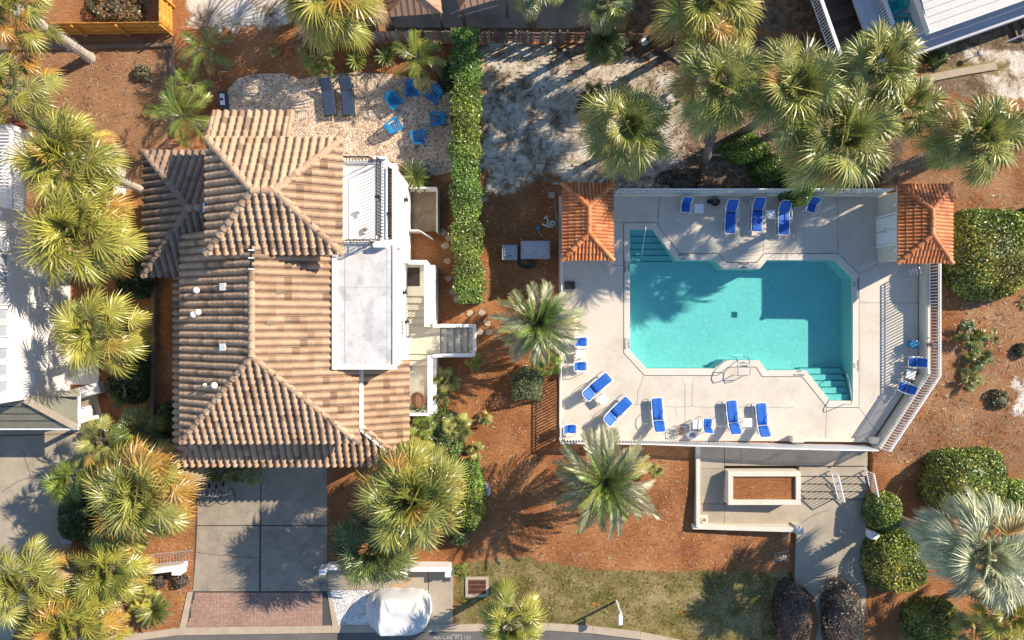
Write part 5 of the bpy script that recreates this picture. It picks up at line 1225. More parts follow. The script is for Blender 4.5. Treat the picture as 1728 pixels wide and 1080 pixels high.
def chaise(loc, rz, label, group, back=38, mat='blue_sling'):
    r_ = thing('sun_lounger', label, 'sun lounger', loc, rz, group)
    cb, sb = math.cos(R(back)), math.sin(R(back)); zs = .36; hx = -.30; bx_, bz = hx-.70*cb, zs+.70*sb
    sling('seat', [(hx+.03, zs), (0, zs-.01), (.4, zs-.015), (.7, zs-.005), (.88, zs), (.93, zs-.02)], .56, mat, r_)
    sling('backrest', [(hx-.01, zs+.005), (hx-.2*cb, zs+.2*sb-.01), (hx-.45*cb, zs+.45*sb-.01), (bx_+.06, bz-.03), (bx_, bz)], .57, mat, r_)
    tubes('back_frame', 'white_metal', r_, [[(hx, -.31, zs), (bx_+.1, -.33, bz-.06), (bx_-.02, -.24, bz+.01), (bx_-.04, 0, bz+.015), (bx_-.02, .24, bz+.01), (bx_+.1, .33, bz-.06), (hx, .31, zs)]], .02)
    tubes('seat_frame', 'white_metal', r_, [[(hx-.05, -.31, zs), (.86, -.31, zs), (.95, -.24, zs-.01), (.97, 0, zs-.01), (.95, .24, zs-.01), (.86, .31, zs), (hx-.05, .31, zs)], [(hx-.02, -.31, zs-.02), (hx-.02, .31, zs-.02)]], .02)
    for s_ in (-1, 1):
        y = .34*s_
        tubes('leg', 'white_metal', r_, [[(.93, y*.95, zs-.02), (.99, y*1.08, .14), (.90, y*1.1, .025), (.45, y*1.13, .03), (.05, y*1.05, .12), (-.35, y*1.12, .03), (-.72, y*1.12, .025), (-.80, y*1.05, .12), (-.62, y*.98, zs-.03), (hx, y*.95, zs)]], .02)
        tubes('armrest', 'white_metal', r_, [[(hx-.22, y, zs+.16), (hx+.05, y*1.1, zs+.23), (hx+.45, y*1.1, zs+.19), (hx+.60, y*1.0, zs)]], .018)
    return r_
GL = 'white framed blue sun loungers by the pool'
def ang(hx, hy, fx, fy):   # local +x points from head to foot
    return math.atan2(-(fy-hy), fx-hx)
def at(px, py, z=.35): p = W(px, py, z); return (p.x, p.y, DZ)
C = [((1234,338),(1232,392),'blue sun lounger leftmost of the three in the shade under the top fence'),((1279,335),(1277,389),'blue sun lounger in the middle of the three under the top fence'),((1322,340),(1323,395),'blue sun lounger right of a white side table under the top fence, partly lit'),
     ((1112,727),(1108,674),'blue sun lounger nearest the two tilted ones along the bottom fence'),((1239,731),(1234,678),'blue sun lounger beside the small blue chair along the bottom fence'),((1288,736),(1284,682),'blue sun lounger farthest right along the bottom fence'),
     ((984,671),(1028,635),'tilted blue sun lounger nearer the left feather palm'),((1020,714),(1062,674),'tilted blue sun lounger lower right of the other tilted one')]
for i, (h, f, lab) in enumerate(C):
    cx, cy = (h[0]+f[0])/2, (h[1]+f[1])/2; loc = at(cx, cy, .4); rz = ang(*h, *f)
    if i == 0: ch0 = chaise(loc, rz, lab, GL)
    else: dup(ch0, loc, rz, lab)
def armchair(loc, rz, label, group):
    r_ = thing('patio_chair', label, 'chair', loc, rz, group)   # faces local +x
    sling('seat', [(-.22, .38), (-.1, .375), (.12, .39), (.24, .41)], .46, 'blue_sling', r_)
    sling('backrest', [(-.23, .42), (-.33, .60), (-.44, .82), (-.47, .90)], .46, 'blue_sling', r_)
    tubes('back_frame', 'white_metal', r_, [[(-.2, -.26, .38), (-.44, -.27, .84), (-.49, -.2, .92), (-.49, .2, .92), (-.44, .27, .84), (-.2, .26, .38)]], .018)
    tubes('seat_frame', 'white_metal', r_, [[(-.24, -.26, .37), (.22, -.26, .41), (.28, -.2, .41), (.28, .2, .41), (.22, .26, .41), (-.24, .26, .37), (-.24, -.26, .37)]], .018)
    for s_ in (-1, 1):
        y = .29*s_; tubes('armrest', 'white_metal', r_, [[(-.36, y, .62), (-.1, y*1.08, .64), (.22, y*1.08, .62), (.29, y, .58)]], .022)
        tubes('leg', 'white_metal', r_, [[(.29, y, .58), (.32, y*1.05, .02)]], .018); tubes('leg', 'white_metal', r_, [[(-.30, y, .62), (-.38, y*1.05, .02)]], .018)
    return r_
GC = 'white framed blue chairs by the pool'
for i, (px, py, dx, dy, lab) in enumerate(((1157,350,-.08,1,'blue patio chair at the top fence left of a white table'),(1369,350,-.35,1,'blue patio chair under the top fence right of the hanging shrub'),
    (983,577,1,0,'blue patio chair touched by the left feather palm'),(982,618,1,.0,'blue patio chair between a white table and a tilted lounger'),(965,724,1,.02,'blue patio chair in the bottom left corner of the pool deck'),
    (1194,714,.1,-1,'blue patio chair between the swim ring and a lounger along the bottom fence'),(1541,611,-1,-.05,'upper of the two blue patio chairs by the right hand fence'),(1524,653,-1,-.42,'lower tilted one of the two blue patio chairs by the right hand fence'))):
    loc = at(px, py, .45); rz = math.atan2(-dy, dx)
    if i == 0: ac0 = armchair(loc, rz, lab, GC)
    else: dup(ac0, loc, rz, lab)
def side_table(loc, rz, label, group='small white side tables'):
    r_ = thing('side_table', label, 'table', loc, rz, group)
    m = MB(); m.box((0, 0, .44), (.50, .50, .03)); m.build('table_top', 'white_plastic', r_, bevel=.012)
    m = MB()
    for a in (-.22, .22): m.box((a, 0, .405), (.03, .41, .04)); m.box((0, a, .405), (.41, .03, .04))
    m.build('apron', 'white_plastic', r_)
    for x in (-.21, .21):
        for y in (-.21, .21): m = MB(); m.box((x, y, .212), (.04, .04, .424)); m.build('leg', 'white_plastic', r_)
    return r_
for i, (px, py, a, lab) in enumerate(((1179,352,0,'white side table beside the chair at the top fence'),(1300,362,0,'white side table between two shaded loungers'),(979,597,0,'white side table between the two chairs by the left feather palm'),
    (1017,674,40,'white side table between the two tilted loungers'),(1176,716,0,'white side table beside the swim ring'),(1261,713,0,'white side table between two loungers along the bottom fence'),(1536,632,-12,'white side table between the two chairs by the right hand fence'))):
    loc = at(px, py, .44)
    if i == 0: st0 = side_table(loc, R(a), lab)
    else: dup(st0, loc, R(a), lab)
# ladder, handrails
r_ = thing('pool_ladder', 'chrome pool ladder with tall looped handrails on the lower bulge of the pool', 'ladder', (12.35, -2.3, DZ))
for y_ in (-.33, .33):
    m = MB(); x = y_; m.tube([(x, -.72, -.02), (x, -.72, .55), (x, -.62, .80), (x, -.35, .88), (x, .0, .84), (x, .28, .5), (x, .34, -.6)], .024, 8); m.build('handrail', 'steel', r_)
m = MB(); m.tube([(-.33, -.02, .83), (.33, -.02, .83)], .022, 8); m.tube([(-.33, -.72, .45), (.33, -.72, .45)], .022, 8); m.build('crossbar', 'steel', r_)
r_.location = W(1247, 611, DZ)
for k in range(2): m = MB(); m.box((0, .37, -.25-.25*k), (.60, .10, .03)); m.build('rung', 'white_plastic', r_)
for lab, px, py, sg in (('curved steel handrail over the upper left pool steps', 1085, 383, 1), ('curved steel handrail over the lower right pool steps', 1424, 682, -1)):
    r_ = thing('step_handrail', lab, 'handrail', W(px, py, DZ), 0)
    m = MB(); L = 1.7*sg; m.tube([(0, 0, 0), (0, -.05*sg, .6), (0, -.1*sg, .80), (-.03*sg, -.3*sg, .86), (-.1*sg, -L*.75, .42), (-.1*sg, -L, .15), (-.1*sg, -L, -.9)], .024, 8); m.build('rail', 'steel', r_)
    m = MB(); m.lathe((0, 0, 0), [(.07, 0), (.07, .02), (0, .025)], 12); m.build('flange', 'steel', r_)
    if sg < 0: r_.scale = (1, 1, 1)
# loose things on the deck
m = MB(); p = W(1168, 733, .08); n = 20; vs = []
for i in range(n):
    a = 2*math.pi*i/n
    for k in range(8): b_ = 2*math.pi*k/8; vs.append((p.x+(.235+.085*math.cos(b_))*math.cos(a)*1.1, p.y+(.235+.085*math.cos(b_))*math.sin(a)*.8, DZ+.085+.085*math.sin(b_)))
m.add(vs, [(i*8+k, ((i+1) % n)*8+k, ((i+1) % n)*8+(k+1) % 8, i*8+(k+1) % 8) for i in range(n) for k in range(8)])
tag(m.build('swim_ring', 'white_plastic', smooth=True), 'white swim ring lying on the deck by the bottom fence', 'swim ring')
r_ = thing('firewood_basket', 'wire basket of dry brown twigs by the bottom fence, left of a white table', 'basket', at(1148, 726, .2))
m = MB()
for i in range(60):
    a = rnd(0, 6.28); q = Vector((rnd(-.2, .2), rnd(-.2, .2), rnd(.1, .42))); m.tube([q, q+Vector((math.cos(a), math.sin(a), rnd(-.3, .3)))*rnd(.08, .2)], .014, 4)
m.build('twigs', 'timber', r_); m = MB(); [m.bar((x*.24, y*.24, 0), (x*.24, y*.24, .42), .02, .02) for x in (-1, 1) for y in (-1, 1)]
for z in (.05, .4): [m.bar((a*.24, b_*.24, z), (c*.24, d*.24, z), .02, .02) for a, b_, c, d in ((-1,-1,1,-1),(1,-1,1,1),(1,1,-1,1),(-1,1,-1,-1))]
m.build('wire_frame', 'util_grey', r_)
def boxed(name, label, cat, px, py, d, mat, rz=0, z=DZ, bevel=.03, zz=None):
    p = W(px, py, z+d[2]); m = MB(); m.box((0, 0, d[2]/2), d); o = m.build(name, mat, bevel=bevel); o.location = (p.x, p.y, z); o.rotation_euler = (0, 0, rz); return tag(o, label, cat)
o = boxed('storage_box', 'flat black box on the deck just below the left tiled hut', 'box', 962, 481, (.55, .42, .35), 'dark')
m = MB(); m.box((0, 0, .365), (.50, .37, .02)); m.build('lid', 'black_metal', o, bevel=.01)
r_ = thing('planter_pot', 'dark round pot with soil near the chair at the top fence', 'pot', at(1207, 341, .3)); m = MB(); m.lathe((0, 0, 0), [(.18, 0), (.24, .34), (.21, .35), (.19, .30), (0, .30)], 16); m.build('pot', 'dark', r_); m = MB(); [m.tube([(rnd(-.1,.1), rnd(-.1,.1), .3), (rnd(-.25,.25), rnd(-.25,.25), rnd(.35,.55))], .01, 3) for _ in range(24)]; m.build('stems', 'timber', r_)
r_ = thing('planter_pot', 'small dark tub left of the round pot at the top fence', 'pot', at(1197, 340, .25)); m = MB(); m.lathe((0, 0, 0), [(.10, 0), (.13, .22), (.11, .23), (.10, .18), (0, .18)], 12); m.build('pot', 'navy', r_)
r_ = thing('hose_bib', 'grey pipe stand with valves between two loungers at the top fence', 'pipe', at(1258, 338, .3)); m = MB(); m.tube([(0, .1, 0), (0, .1, .4), (.1, .05, .45)], .03); m.tube([(-.1, 0, .05), (.15, -.1, .3), (.2, -.2, .05)], .02); m.lathe((0, .1, .4), [(.08, 0), (.08, .04), (0, .05)], 8); m.build('pipe', 'util_grey', r_)
r_ = thing('water_bucket', 'round blue bucket against the right hand deck wall', 'bucket', at(1541, 581, .4)); m = MB(); m.lathe((0, 0, 0), [(.18, 0), (.24, .46), (.25, .48), (.22, .49), (.20, .46), (0, .46)], 20); m.build('bucket', 'sky_blue', r_); m = MB(); m.tube([(0, -.23, .47), (.05, 0, .52), (0, .23, .47)], .008, 4); m.build('handle', 'util_grey', r_)
r_ = thing('dry_plant_pot', 'dry brown plant in a pot on the wall next to the blue bucket', 'potted plant', (22.93, -1.33, .70)); m = MB(); m.lathe((0, 0, 0), [(.09, 0), (.12, .18), (0, .17)], 12); m.build('pot', 'util_grey', r_); m = MB(); [m.tube([(0, 0, .15), (rnd(-.3,.3), rnd(-.22,.22), rnd(.25,.5))], .014, 3) for _ in range(34)]; m.build('stems', 'twig', r_)
r_ = thing('folding_chair', 'folded grey metal chair frame in the shadow below the right tiled hut', 'chair', at(1538, 459, .4), R(20))
m = MB(); m.tube([(-.35, -.2, .02), (.1, -.2, .7), (.3, -.2, .85)], .018); m.tube([(-.35, .2, .02), (.1, .2, .7), (.3, .2, .85)], .018); m.tube([(.3, -.2, .85), (.3, .2, .85)], .018); m.tube([(.25, -.18, .02), (-.1, -.18, .6)], .018); m.tube([(.25, .18, .02), (-.1, .18, .6)], .018); m.build('frame', 'util_grey', r_)
m = MB(); [m.bar((-.1+.1*k, -.19, .42+.14*k), (-.1+.1*k, .19, .42+.14*k), .05, .015) for k in range(4)]; m.build('slats', 'white_metal', r_)
m = MB(); m.sheet([W(x, y, DZ+.03).to_2d() for x, y in ((1152,638),(1169,638),(1166,647),(1155,647))], DZ+.008); tag(m.build('skimmer_lid', 'coping'), 'trapezoid skimmer cover set in the deck below the pool', 'cover')

# ============================================================ VILLA GARDEN
def adirondack(loc, rz, label, mat, group):
    r_ = thing('adirondack_chair', label, 'chair', loc, rz, group)   # faces local +x
    for k in range(5):
        t = k/4; m = MB(); x = .34-.46*t; z = .40-.13*t; m.box((x, 0, z), (.095, .52, .022), 0, None, R(-15)); m.build('seat_slat', mat, r_)
    for k in range(6):
        y = (k-2.5); h = .74-.035*abs(y)**1.6; m = MB(); a = Vector((-.14, y*.078, .26)); d = Vector((-.46, y*.045, .86)).normalized(); b_ = a+d*h
        s_ = Vector((0, .037, 0)); s2 = Vector((0, .046, 0)); up = Vector((-.02, 0, -.012)); c_ = b_-d*.05; tp = b_
        m.add([a-s_, a+s_, c_+s2, tp+s2*.5, tp-s2*.5, c_-s2, a-s_+up, a+s_+up, c_+s2+up, tp+s2*.5+up, tp-s2*.5+up, c_-s2+up], [(0,1,2,3,4,5), (11,10,9,8,7,6), (0,6,7,1), (1,7,8,2), (2,8,9,3), (3,9,10,4), (4,10,11,5), (5,11,6,0)]); m.build('back_slat', mat, r_)
    m = MB(); m.box((-.26, 0, .50), (.03, .62, .07)); m.box((-.37, 0, .78), (.03, .46, .06)); m.build('back_brace', mat, r_)
    for s_ in (-1, 1):
        m = MB(); m.add([(x, y, z) for z in (.555, .58) for x, y in ((-.36, .27*s_), (-.36, .33*s_), (.2, .41*s_), (.40, .40*s_), (.44, .33*s_), (.38, .27*s_))], [(0,1,2,3,4,5), (11,10,9,8,7,6)]+[(i, (i+1) % 6, (i+1) % 6+6, i+6) for i in range(6)]); m.build('armrest', mat, r_)
        m = MB(); m.box((.33, .30*s_, .277), (.10, .03, .555)); m.build('leg', mat, r_)
        m = MB(); m.bar((.37, .262*s_, .33), (-.52, .262*s_, .03), .025, .12); m.build('leg', mat, r_)
    return r_
GA = 'blue adirondack chairs on the gravel'
for i, (px, py, dx, dy, lab) in enumerate(((664,170,.65,.75,'sunlit blue adirondack chair with its rounded back to the navy loungers'),(695,150,.05,1,'blue adirondack chair at the top of the ring, below the golden palm'),(733,160,-.6,.8,'blue adirondack chair at the upper right of the ring next to the hedge'),
    (738,201,-1,.05,'blue adirondack chair on the right of the ring, facing away from the hedge'),(706,232,-.12,-1,'blue adirondack chair at the bottom of the ring, in the hedge shade'),(665,213,.85,-.5,'sunlit blue adirondack chair casting a long slatted shadow toward the villa'))):
    p = W(px, py, .45); loc = (p.x, p.y, .02); rz = math.atan2(-dy, dx)
    if i == 0: ad0 = adirondack(loc, rz, lab, 'adirondack_blue', GA)
    else: dup(ad0, loc, rz, lab)
def dark_lounger(loc, rz, label):
    r_ = thing('cushioned_lounger', label, 'sun lounger', loc, rz, 'navy sun loungers on the gravel')
    m = MB(); m.box((.28, 0, .37), (1.36, .66, .11)); m.build('seat_cushion', 'navy', r_, bevel=.04)
    m = MB(); c = math.cos(R(30)); s_ = math.sin(R(30)); m.box((-.42-.33*c, 0, .40+.33*s_), (.70, .66, .10), 0, None, R(30)); m.build('back_cushion', 'navy', r_, bevel=.04)
    m = MB(); m.box((.1, -.34, .28), (1.86, .04, .06)); m.box((.1, .34, .28), (1.86, .04, .06)); m.box((.98, 0, .28), (.04, .64, .06)); m.box((-.83, 0, .28), (.04, .64, .06)); m.box((-.80, 0, .62), (.04, .60, .04)); m.build('frame', 'black_metal', r_)
    for x in (-.75, .9):
        for y in (-.3, .3): m = MB(); m.box((x, y, .125), (.05, .05, .25)); m.build('leg', 'black_metal', r_)
    return r_
p = W(554, 165, .4); d0 = dark_lounger((p.x, p.y, .02), R(-83), 'navy cushioned sun lounger nearer the villa roof, leaf shadows on its head end')
p = W(586, 165, .4); dup(d0, (p.x, p.y, .02), R(-86), 'navy cushioned sun lounger nearer the blue chairs')
r_ = thing('cooler_box', 'dark blue box with white front panels at the corner of villa roof and gravel', 'cooler', W(381, 172, .02), R(4))
m = MB(); m.box((0, 0, .28), (.36, .85, .55)); m.build('case', 'navy', r_, bevel=.03)
m = MB(); m.box((-.12, -.05, .565), (.08, .6, .02)); m.build('purple_edge', 'purple_plastic', r_); m = MB(); [m.box((.0, y, .568), (.16, .24, .02)) for y in (.16, -.22)]; m.box((.13, -.05, .568), (.06, .62, .02)); m.build('panel', 'white_plastic', r_)
for i, (px, py) in enumerate(((469,150),(422,166),(612,246),(677,258),(756,255),(522,235))):
    p = W(px, py, 0); m = MB(); s_ = .28; m.prism([(p.x+s_*rnd(.75, 1.1)*math.cos(a), p.y+s_*rnd(.75, 1.1)*math.sin(a)) for a in [k*6.283/8 for k in range(8)]], .0, .035)
    where = ['in the shaded gravel nearest the loungers', 'in the shaded gravel nearest the villa roof', 'in the sunlit gravel between villa roof and balcony', 'in the gravel left of the large sago palm', 'at the hedge edge of the gravel', 'beside the villa roof step in the sunlit gravel'][i]
    tag(m.build('stepping_stone', 'stone', bevel=.01), 'flat round stepping stone '+where, 'stepping stone', 'stepping stones in the gravel')
for i, (px, py) in enumerate(((793,528),(812,528),(822,545),(825,560),(808,560),(770,505),(763,492),(757,470),(755,440),(752,415),(757,400),(748,392))):
    p = W(px, py, 0); m = MB(); s_ = .24; m.prism([(p.x+s_*rnd(.7, 1.15)*math.cos(a), p.y+s_*rnd(.6, 1.0)*math.sin(a)) for a in [k*6.283/7 for k in range(7)]], -.02, .045)
    lab = ['pale flagstone at the lower end of the hedge','pale flagstone right of the hedge end','pale flagstone second below the hedge end','lowest flagstone near the left feather palm','brownish flagstone above the porch stairs','flagstone by the yellow end of the hedge','flagstone close to the porch wall and hedge end','flagstone between porch and hedge beside the dark mat','flagstone between porch and hedge above the dark mat','flagstone right of the open board gate','flagstone at the gate of the board fenced yard','dark flagstone beside the board fenced yard'][i]
    tag(m.build('flagstone', 'stone', bevel=.012), lab, 'flagstone', 'flagstones along the hedge')
def utility(name, lab, px, py, d, px2=None):
    p = W(px, py, d[2]); r_ = thing(name, lab, 'utility box', (p.x, p.y, 0))
    m = MB(); m.box((0, 0, d[2]/2), d); m.build('case', 'util_grey', r_, bevel=.03); m = MB(); m.box((0, .04, d[2]+.02), (d[0]-.22, d[1]-.26, .04)); l_ = m.build('lid', 'util_grey', r_, bevel=.015)
    m = MB(); m.box((0, -d[1]*.22, d[2]+.05), (.12, .03, .02)); m.build('latch', 'dark', r_); return r_
utility('utility_cabinet', 'small square grey utility box on the mulch left of the tiled hut', 860, 425.5, (.86, .82, .55)); utility('utility_cabinet', 'long grey utility cabinet beside the small one, left of the tiled hut', 903.5, 421, (1.62, .96, .75))
m = MB(); p = W(886, 443, .1)
for k in range(5):
    rr = .22+.05*k; m.tube([(p.x+rr*math.cos(a)*1.2+.03*k, p.y+rr*math.sin(a)*.8, .06+.03*math.sin(a*2+k)) for a in [2*math.pi*j/18 for j in range(19)]], .022, 5)
m.tube([(p.x-.3, p.y+.1, .1), (p.x-.5, p.y+.3, .1)], .022, 5); tag(m.build('garden_hose', 'hose'), 'coiled dark green hose at the foot of the long grey cabinet', 'hose')
r_ = thing('filter_tank', 'round grey filter lid with white pipes beside the left tiled hut', 'pump', W(931, 379, .1)); m = MB(); m.lathe((0, 0, 0), [(.19, 0), (.20, .30), (.16, .38), (.05, .40), (.05, .44), (0, .44)], 20); m.build('tank', 'util_grey', r_); m = MB(); m.lathe((0, 0, .44), [(.04, 0), (.03, .03), (0, .03)], 8); m.build('knob', 'dark', r_)
m = MB()
for pl_ in ([(-.45,.3,.12),(-.25,.48,.12)],[(-.38,.36,.12),(-.2,.28,.12),(-.32,-.12,.12)],[(-.55,.02,.1),(-.1,-.18,.1),(-.08,-.08,.1)]): m.tube(pl_, .032, 6)
m.build('pipe', 'white_plastic', r_)
r_ = thing('blue_cap', 'small bright blue pipe cap on the mulch near the white pipes', 'cap', W(908, 386, 0)); m = MB(); m.lathe((0, 0, 0), [(.12, 0), (.12, .14), (.09, .17), (0, .17)], 16); m.build('cap', 'sky_blue', r_)
for i, (a, b_, lab) in enumerate((((906,388),(919,403),'thin grey pipe pointing from the blue cap toward the long cabinet'),((936,340),(939,388),'straight pale pole lying along the left tiled hut'),((940,360),(946,400),'leaning pale pole against the side of the left tiled hut'))):
    m = MB(); m.tube([W(*a, .05), W(*b_, .12)], .025, 6); tag(m.build('pole', 'twig'), lab, 'pole')
boxed('valve_box', 'small pale square box on the sand between hedge and yard palm', 'box', 919, 242, (.26, .5, .4), 'util_grey', R(-10), 0); boxed('paving_block', 'pale square block on the mulch above the left tiled hut', 'block', 931, 329, (.36, .34, .12), 'stone', 0, 0); boxed('paving_block', 'pale flat block at the top left corner of the left tiled hut', 'block', 938, 309, (.4, .15, .12), 'stone', 0, 0)
m = MB(); m.tube([W(1012, 308, .1), W(1022, 298, .15), W(1032, 296, .1)], .04, 6); tag(m.build('drain_pipe', 'white_plastic'), 'bent white drain pipe sticking out behind the left tiled hut', 'pipe')
r_ = thing('lidded_bin', 'small white round lid on the litter below the broken grey fence', 'bin', W(1086, 74, 0)); m = MB(); m.lathe((0, 0, 0), [(.15, 0), (.17, .3), (.20, .31), (.18, .36), (0, .38)], 16); m.build('bin', 'white_plastic', r_)
m = MB(); p = W(820, 826, .2)
for (r0, z) in (): pass
m.lathe((0, 0, 0), [(.32, 0), (.33, .12), (.26, .3), (.12, .4), (0, .42)], 9); m.v = [(x*.85*(1+.1*math.sin(5*y)), y*1.35, z) for x, y, z in m.v]; o = m.build('boulder', 'rock'); o.location = (p.x, p.y, -.02); o.rotation_euler = (0, 0, R(15)); tag(o, 'grey boulder on the mulch at the right side of the green shrub', 'boulder')
m = MB(); [m.tube([W(1318+rnd(-9, 9), 938+rnd(-5, 5), -.45), W(1318+rnd(-12, 12), 938+rnd(-8, 8), -.25), W(1318+rnd(-16, 16), 938+rnd(-9, 9), -.3)], .02, 4) for _ in range(16)]; tag(m.build('driftwood', 'twig'), 'pale tangled roots on the mulch left of the walkway', 'driftwood')
m = MB(); [m.tube([W(1325+rnd(-4, 4), 903+rnd(-2, 2), -.3), W(1325+rnd(-8, 8), 907+rnd(-5, 5), -.2)], .02, 4) for _ in range(8)]; tag(m.build('driftwood', 'twig'), 'small dry twigs just below the ramp pillar', 'twigs')
m = MB()
for i in range(14): m.tube([W(952+rnd(-1, 1), 82, .1), W(942+rnd(-6, 6), 104+rnd(-4, 4), .08), W(936+rnd(-9, 9), 122+rnd(-4, 4), .05)], .03, 4)
tag(m.build('dead_fronds', 'twig'), 'bundle of dead brown palm fronds on the shaded sand by the grey fence', 'fronds')
for i, (a, b_, lab) in enumerate((((828,92),(890,76),'long pale board lying on the shaded sand near the hedge'),((880,74),(938,82),'pale board lying along the foot of the broken fence'),((965,100),(990,92),'short pale board on the sand under the shaded palm'),((1120,85),(1150,108),'grey board on the leaf litter left of the palm cluster'),((1175,262),(1245,262),'thin white pipe on the ground beside the cluster trunk'))):
    p, q = W(*a), W(*b_); m = MB(); m.bar(p+Vector((0, 0, .06)), q+Vector((0, 0, .06)), .11, .04); tag(m.build('board', 'twig'), lab, 'board')
# drain grate, bracket walls, cord, covered cart, posts
r_ = thing('storm_drain', 'rusty storm drain grate in a concrete frame by the kerb', 'drain', W(805, 990, 0)); m = MB()
for (x, y, dx, dy) in ((0, .49, 1.3, .16), (0, -.49, 1.3, .16), (-.575, 0, .15, .82), (.575, 0, .15, .82)): m.box((x, y, .03), (dx, dy, .06))
m.build('frame', 'kerb', r_); m = MB(); m.box((0, 0, .008), (.995, .815, .01)); m.build('pit', 'dark', r_)
m = MB(); [m.box((-.47+.055*k, 0, .045), (.022, .80, .02)) for k in range(18)]; [m.box((0, y, .058), (1.0, .05, .02)) for y in (-.36, -.13, .13, .36)]; m.build('grate', 'rust', r_)
r_ = thing('bracket_wall', 'low white bracket shaped wall above the covered vehicle', 'wall', W(725, 955, 0)); m = MB()
a, b_ = W(682, 951, 0), W(762, 949, 0); h = .95
m.bx(a.x, b_.x, a.y-.12, a.y+.12, 0, h); m.bx(a.x-.02, a.x+.30, a.y-.42, a.y-.121, 0, h); m.bx(b_.x-.28, b_.x+.03, a.y-.42, a.y-.121, 0, h); m.build('wall_body', 'stucco', r_, world=True, bevel=.02)
r_ = thing('mailbox_pillar', 'short white wall with a square pillar beside the driveway under the fan palm', 'wall', W(556, 955, 0)); m = MB(); p = W(550, 956, 0); m.box((p.x, p.y, .42), (.34, .34, .84)); m.build('pillar', 'stucco', r_, world=True, bevel=.02); m = MB(); a, b_ = W(556, 953, 0), W(640, 950, 0); m.bx(p.x+.18, b_.x, a.y-.05, a.y+.2, 0, .7); m.build('wall_body', 'stucco', r_, world=True, bevel=.02)
r_ = thing('rail_wall', 'low white wall with a curved iron railing leaning behind it, left of the driveway', 'wall', W(290, 950, 0)); m = MB(); a, b_ = W(225, 962, .0), W(317, 950, .0); h = .75
m.bar((a.x, a.y, h/2), (b_.x, b_.y, h/2), .30, h); m.build('wall_body', 'stucco', r_, world=True, bevel=.02); m = MB(); p = W(308, 953, 0); m.box((p.x, p.y-.16, h/2-.002), (.5, .34, h)); m.build('pillar', 'stucco', r_, world=True, bevel=.02)
rr_ = MB(); A, B = W(252, 936, .05), W(325, 929, .05); rr_.bar(A, B, .03, .03); C2_, D2_ = A+Vector((.1, -.35, .62)), B+Vector((.1, -.35, .62)); rr_.bar(C2_, D2_, .03, .03)
for k in range(15): p, q = A.lerp(B, k/14), C2_.lerp(D2_, k/14); rr_.tube([p, p.lerp(q, .4)+Vector((-.08, .05, .1)), q], .009, 4)
rr_.build('iron_railing', 'util_grey', r_, world=True)
boxed('terracotta_slab', 'salmon coloured slab lying under the curved iron railing', 'slab', 305, 940, (.5, .32, .05), 'terracotta', R(8), 0)
m = MB(); m.tube([W(x, y, .06) for x, y in ((712,962),(706,967),(695,975),(686,984),(678,987),(665,988),(656,993),(652,1000),(651,1012))], .02, 5); tag(m.build('extension_cord', 'orange_cord'), 'orange cord running from the bracket wall to the covered vehicle', 'cord')
for (px, py, a, lab) in ((781,1015,2,'short orange survey mark on the ground below the drain grate'),(1006,1019,-6,'orange survey mark in the grass left of the leaning mailbox'),(1151,1032,3,'orange survey mark in the shaded grass below the ramp'),(308,1012,0,'orange survey mark on the mulch beside the round sago palm')):
    m = MB(); [m.box((rnd(-.25, .25), rnd(-.04, .04), .032), (rnd(.06, .16), .03, .004), rnd(-.2, .2)) for _ in range(9)]; o = m.build('survey_mark', 'orange_cord'); o.location = W(px, py); o.rotation_euler = (0, 0, R(a)); tag(o, lab, 'mark')
# covered golf cart sized vehicle
p = W(671, 1041, .9); r_ = thing('covered_vehicle', 'small vehicle under a wrinkled white fabric cover at the kerb', 'covered vehicle', (p.x, p.y, 0))
m = MB(); NX, NY = 84, 54; X0_, X1_, Y0_, Y1_ = -8.10, -4.50, -17.02, -15.02; vs = []; fs = []
rx0, rx1, ry0, ry1 = -7.02, -4.78, -16.88, -15.72           # flat roof of the vehicle under the cloth
def cloth(x, y, fo):
    dl = max(0, rx0-x); dr = max(0, x-rx1); dt = max(0, y-ry1); db = max(0, ry0-y)
    d = math.hypot(max(dl, dr)*1.0, max(dt, db))
    z = 1.90-.05*math.sin((x-rx0)*1.4)**2
    z -= .62*ss(0, .55, dl)+.38*ss(.55, 1.1, dl)+.42*ss(0, .75, dt)+.5*ss(0, .34, dr)+.3*ss(0, .2, db)
    a = math.atan2(y-ry1+.3, x-rx0-.3)                              # folds fan out from the roof corners
    f1 = (.5+.5*math.sin(a*9+.8*math.sin(d*5)))*.05*ss(0, .5, d)
    a2 = math.atan2(y-ry1+.2, x-rx1+.1); f2 = (.5+.5*math.sin(a2*7+1+.5*x))*.05*ss(0, .4, dt)
    f3 = .018*math.sin(2.3*x+5.1*y)+.012*math.sin(6*x-2*y)+.03*max(0, math.sin(3.2*x+.7*math.sin(2*y)))*ss(0, .3, dt)
    f4 = .10*math.exp(-((x+7.35+.35*(y+15.9))/.10)**2)+.09*math.exp(-((x+6.6+.6*(y+15.5))/.09)**2)*ss(0, .2, dt)+.08*math.exp(-((x+5.2-.5*(y+15.5))/.09)**2)*ss(0, .2, dt)
    return z+f4*fo-(f1*.45+f2*.4-f3)*fo
def edge(u, v):                                                        # rounded-rectangle footprint
    k = 3.2; x, y = 2*u-1, 2*v-1; n_ = (abs(x)**k+abs(y)**k)**(1/k); m_ = max(abs(x), abs(y)); s_ = m_/n_ if n_ > 1e-6 else 1
    return x*s_, y*s_, m_
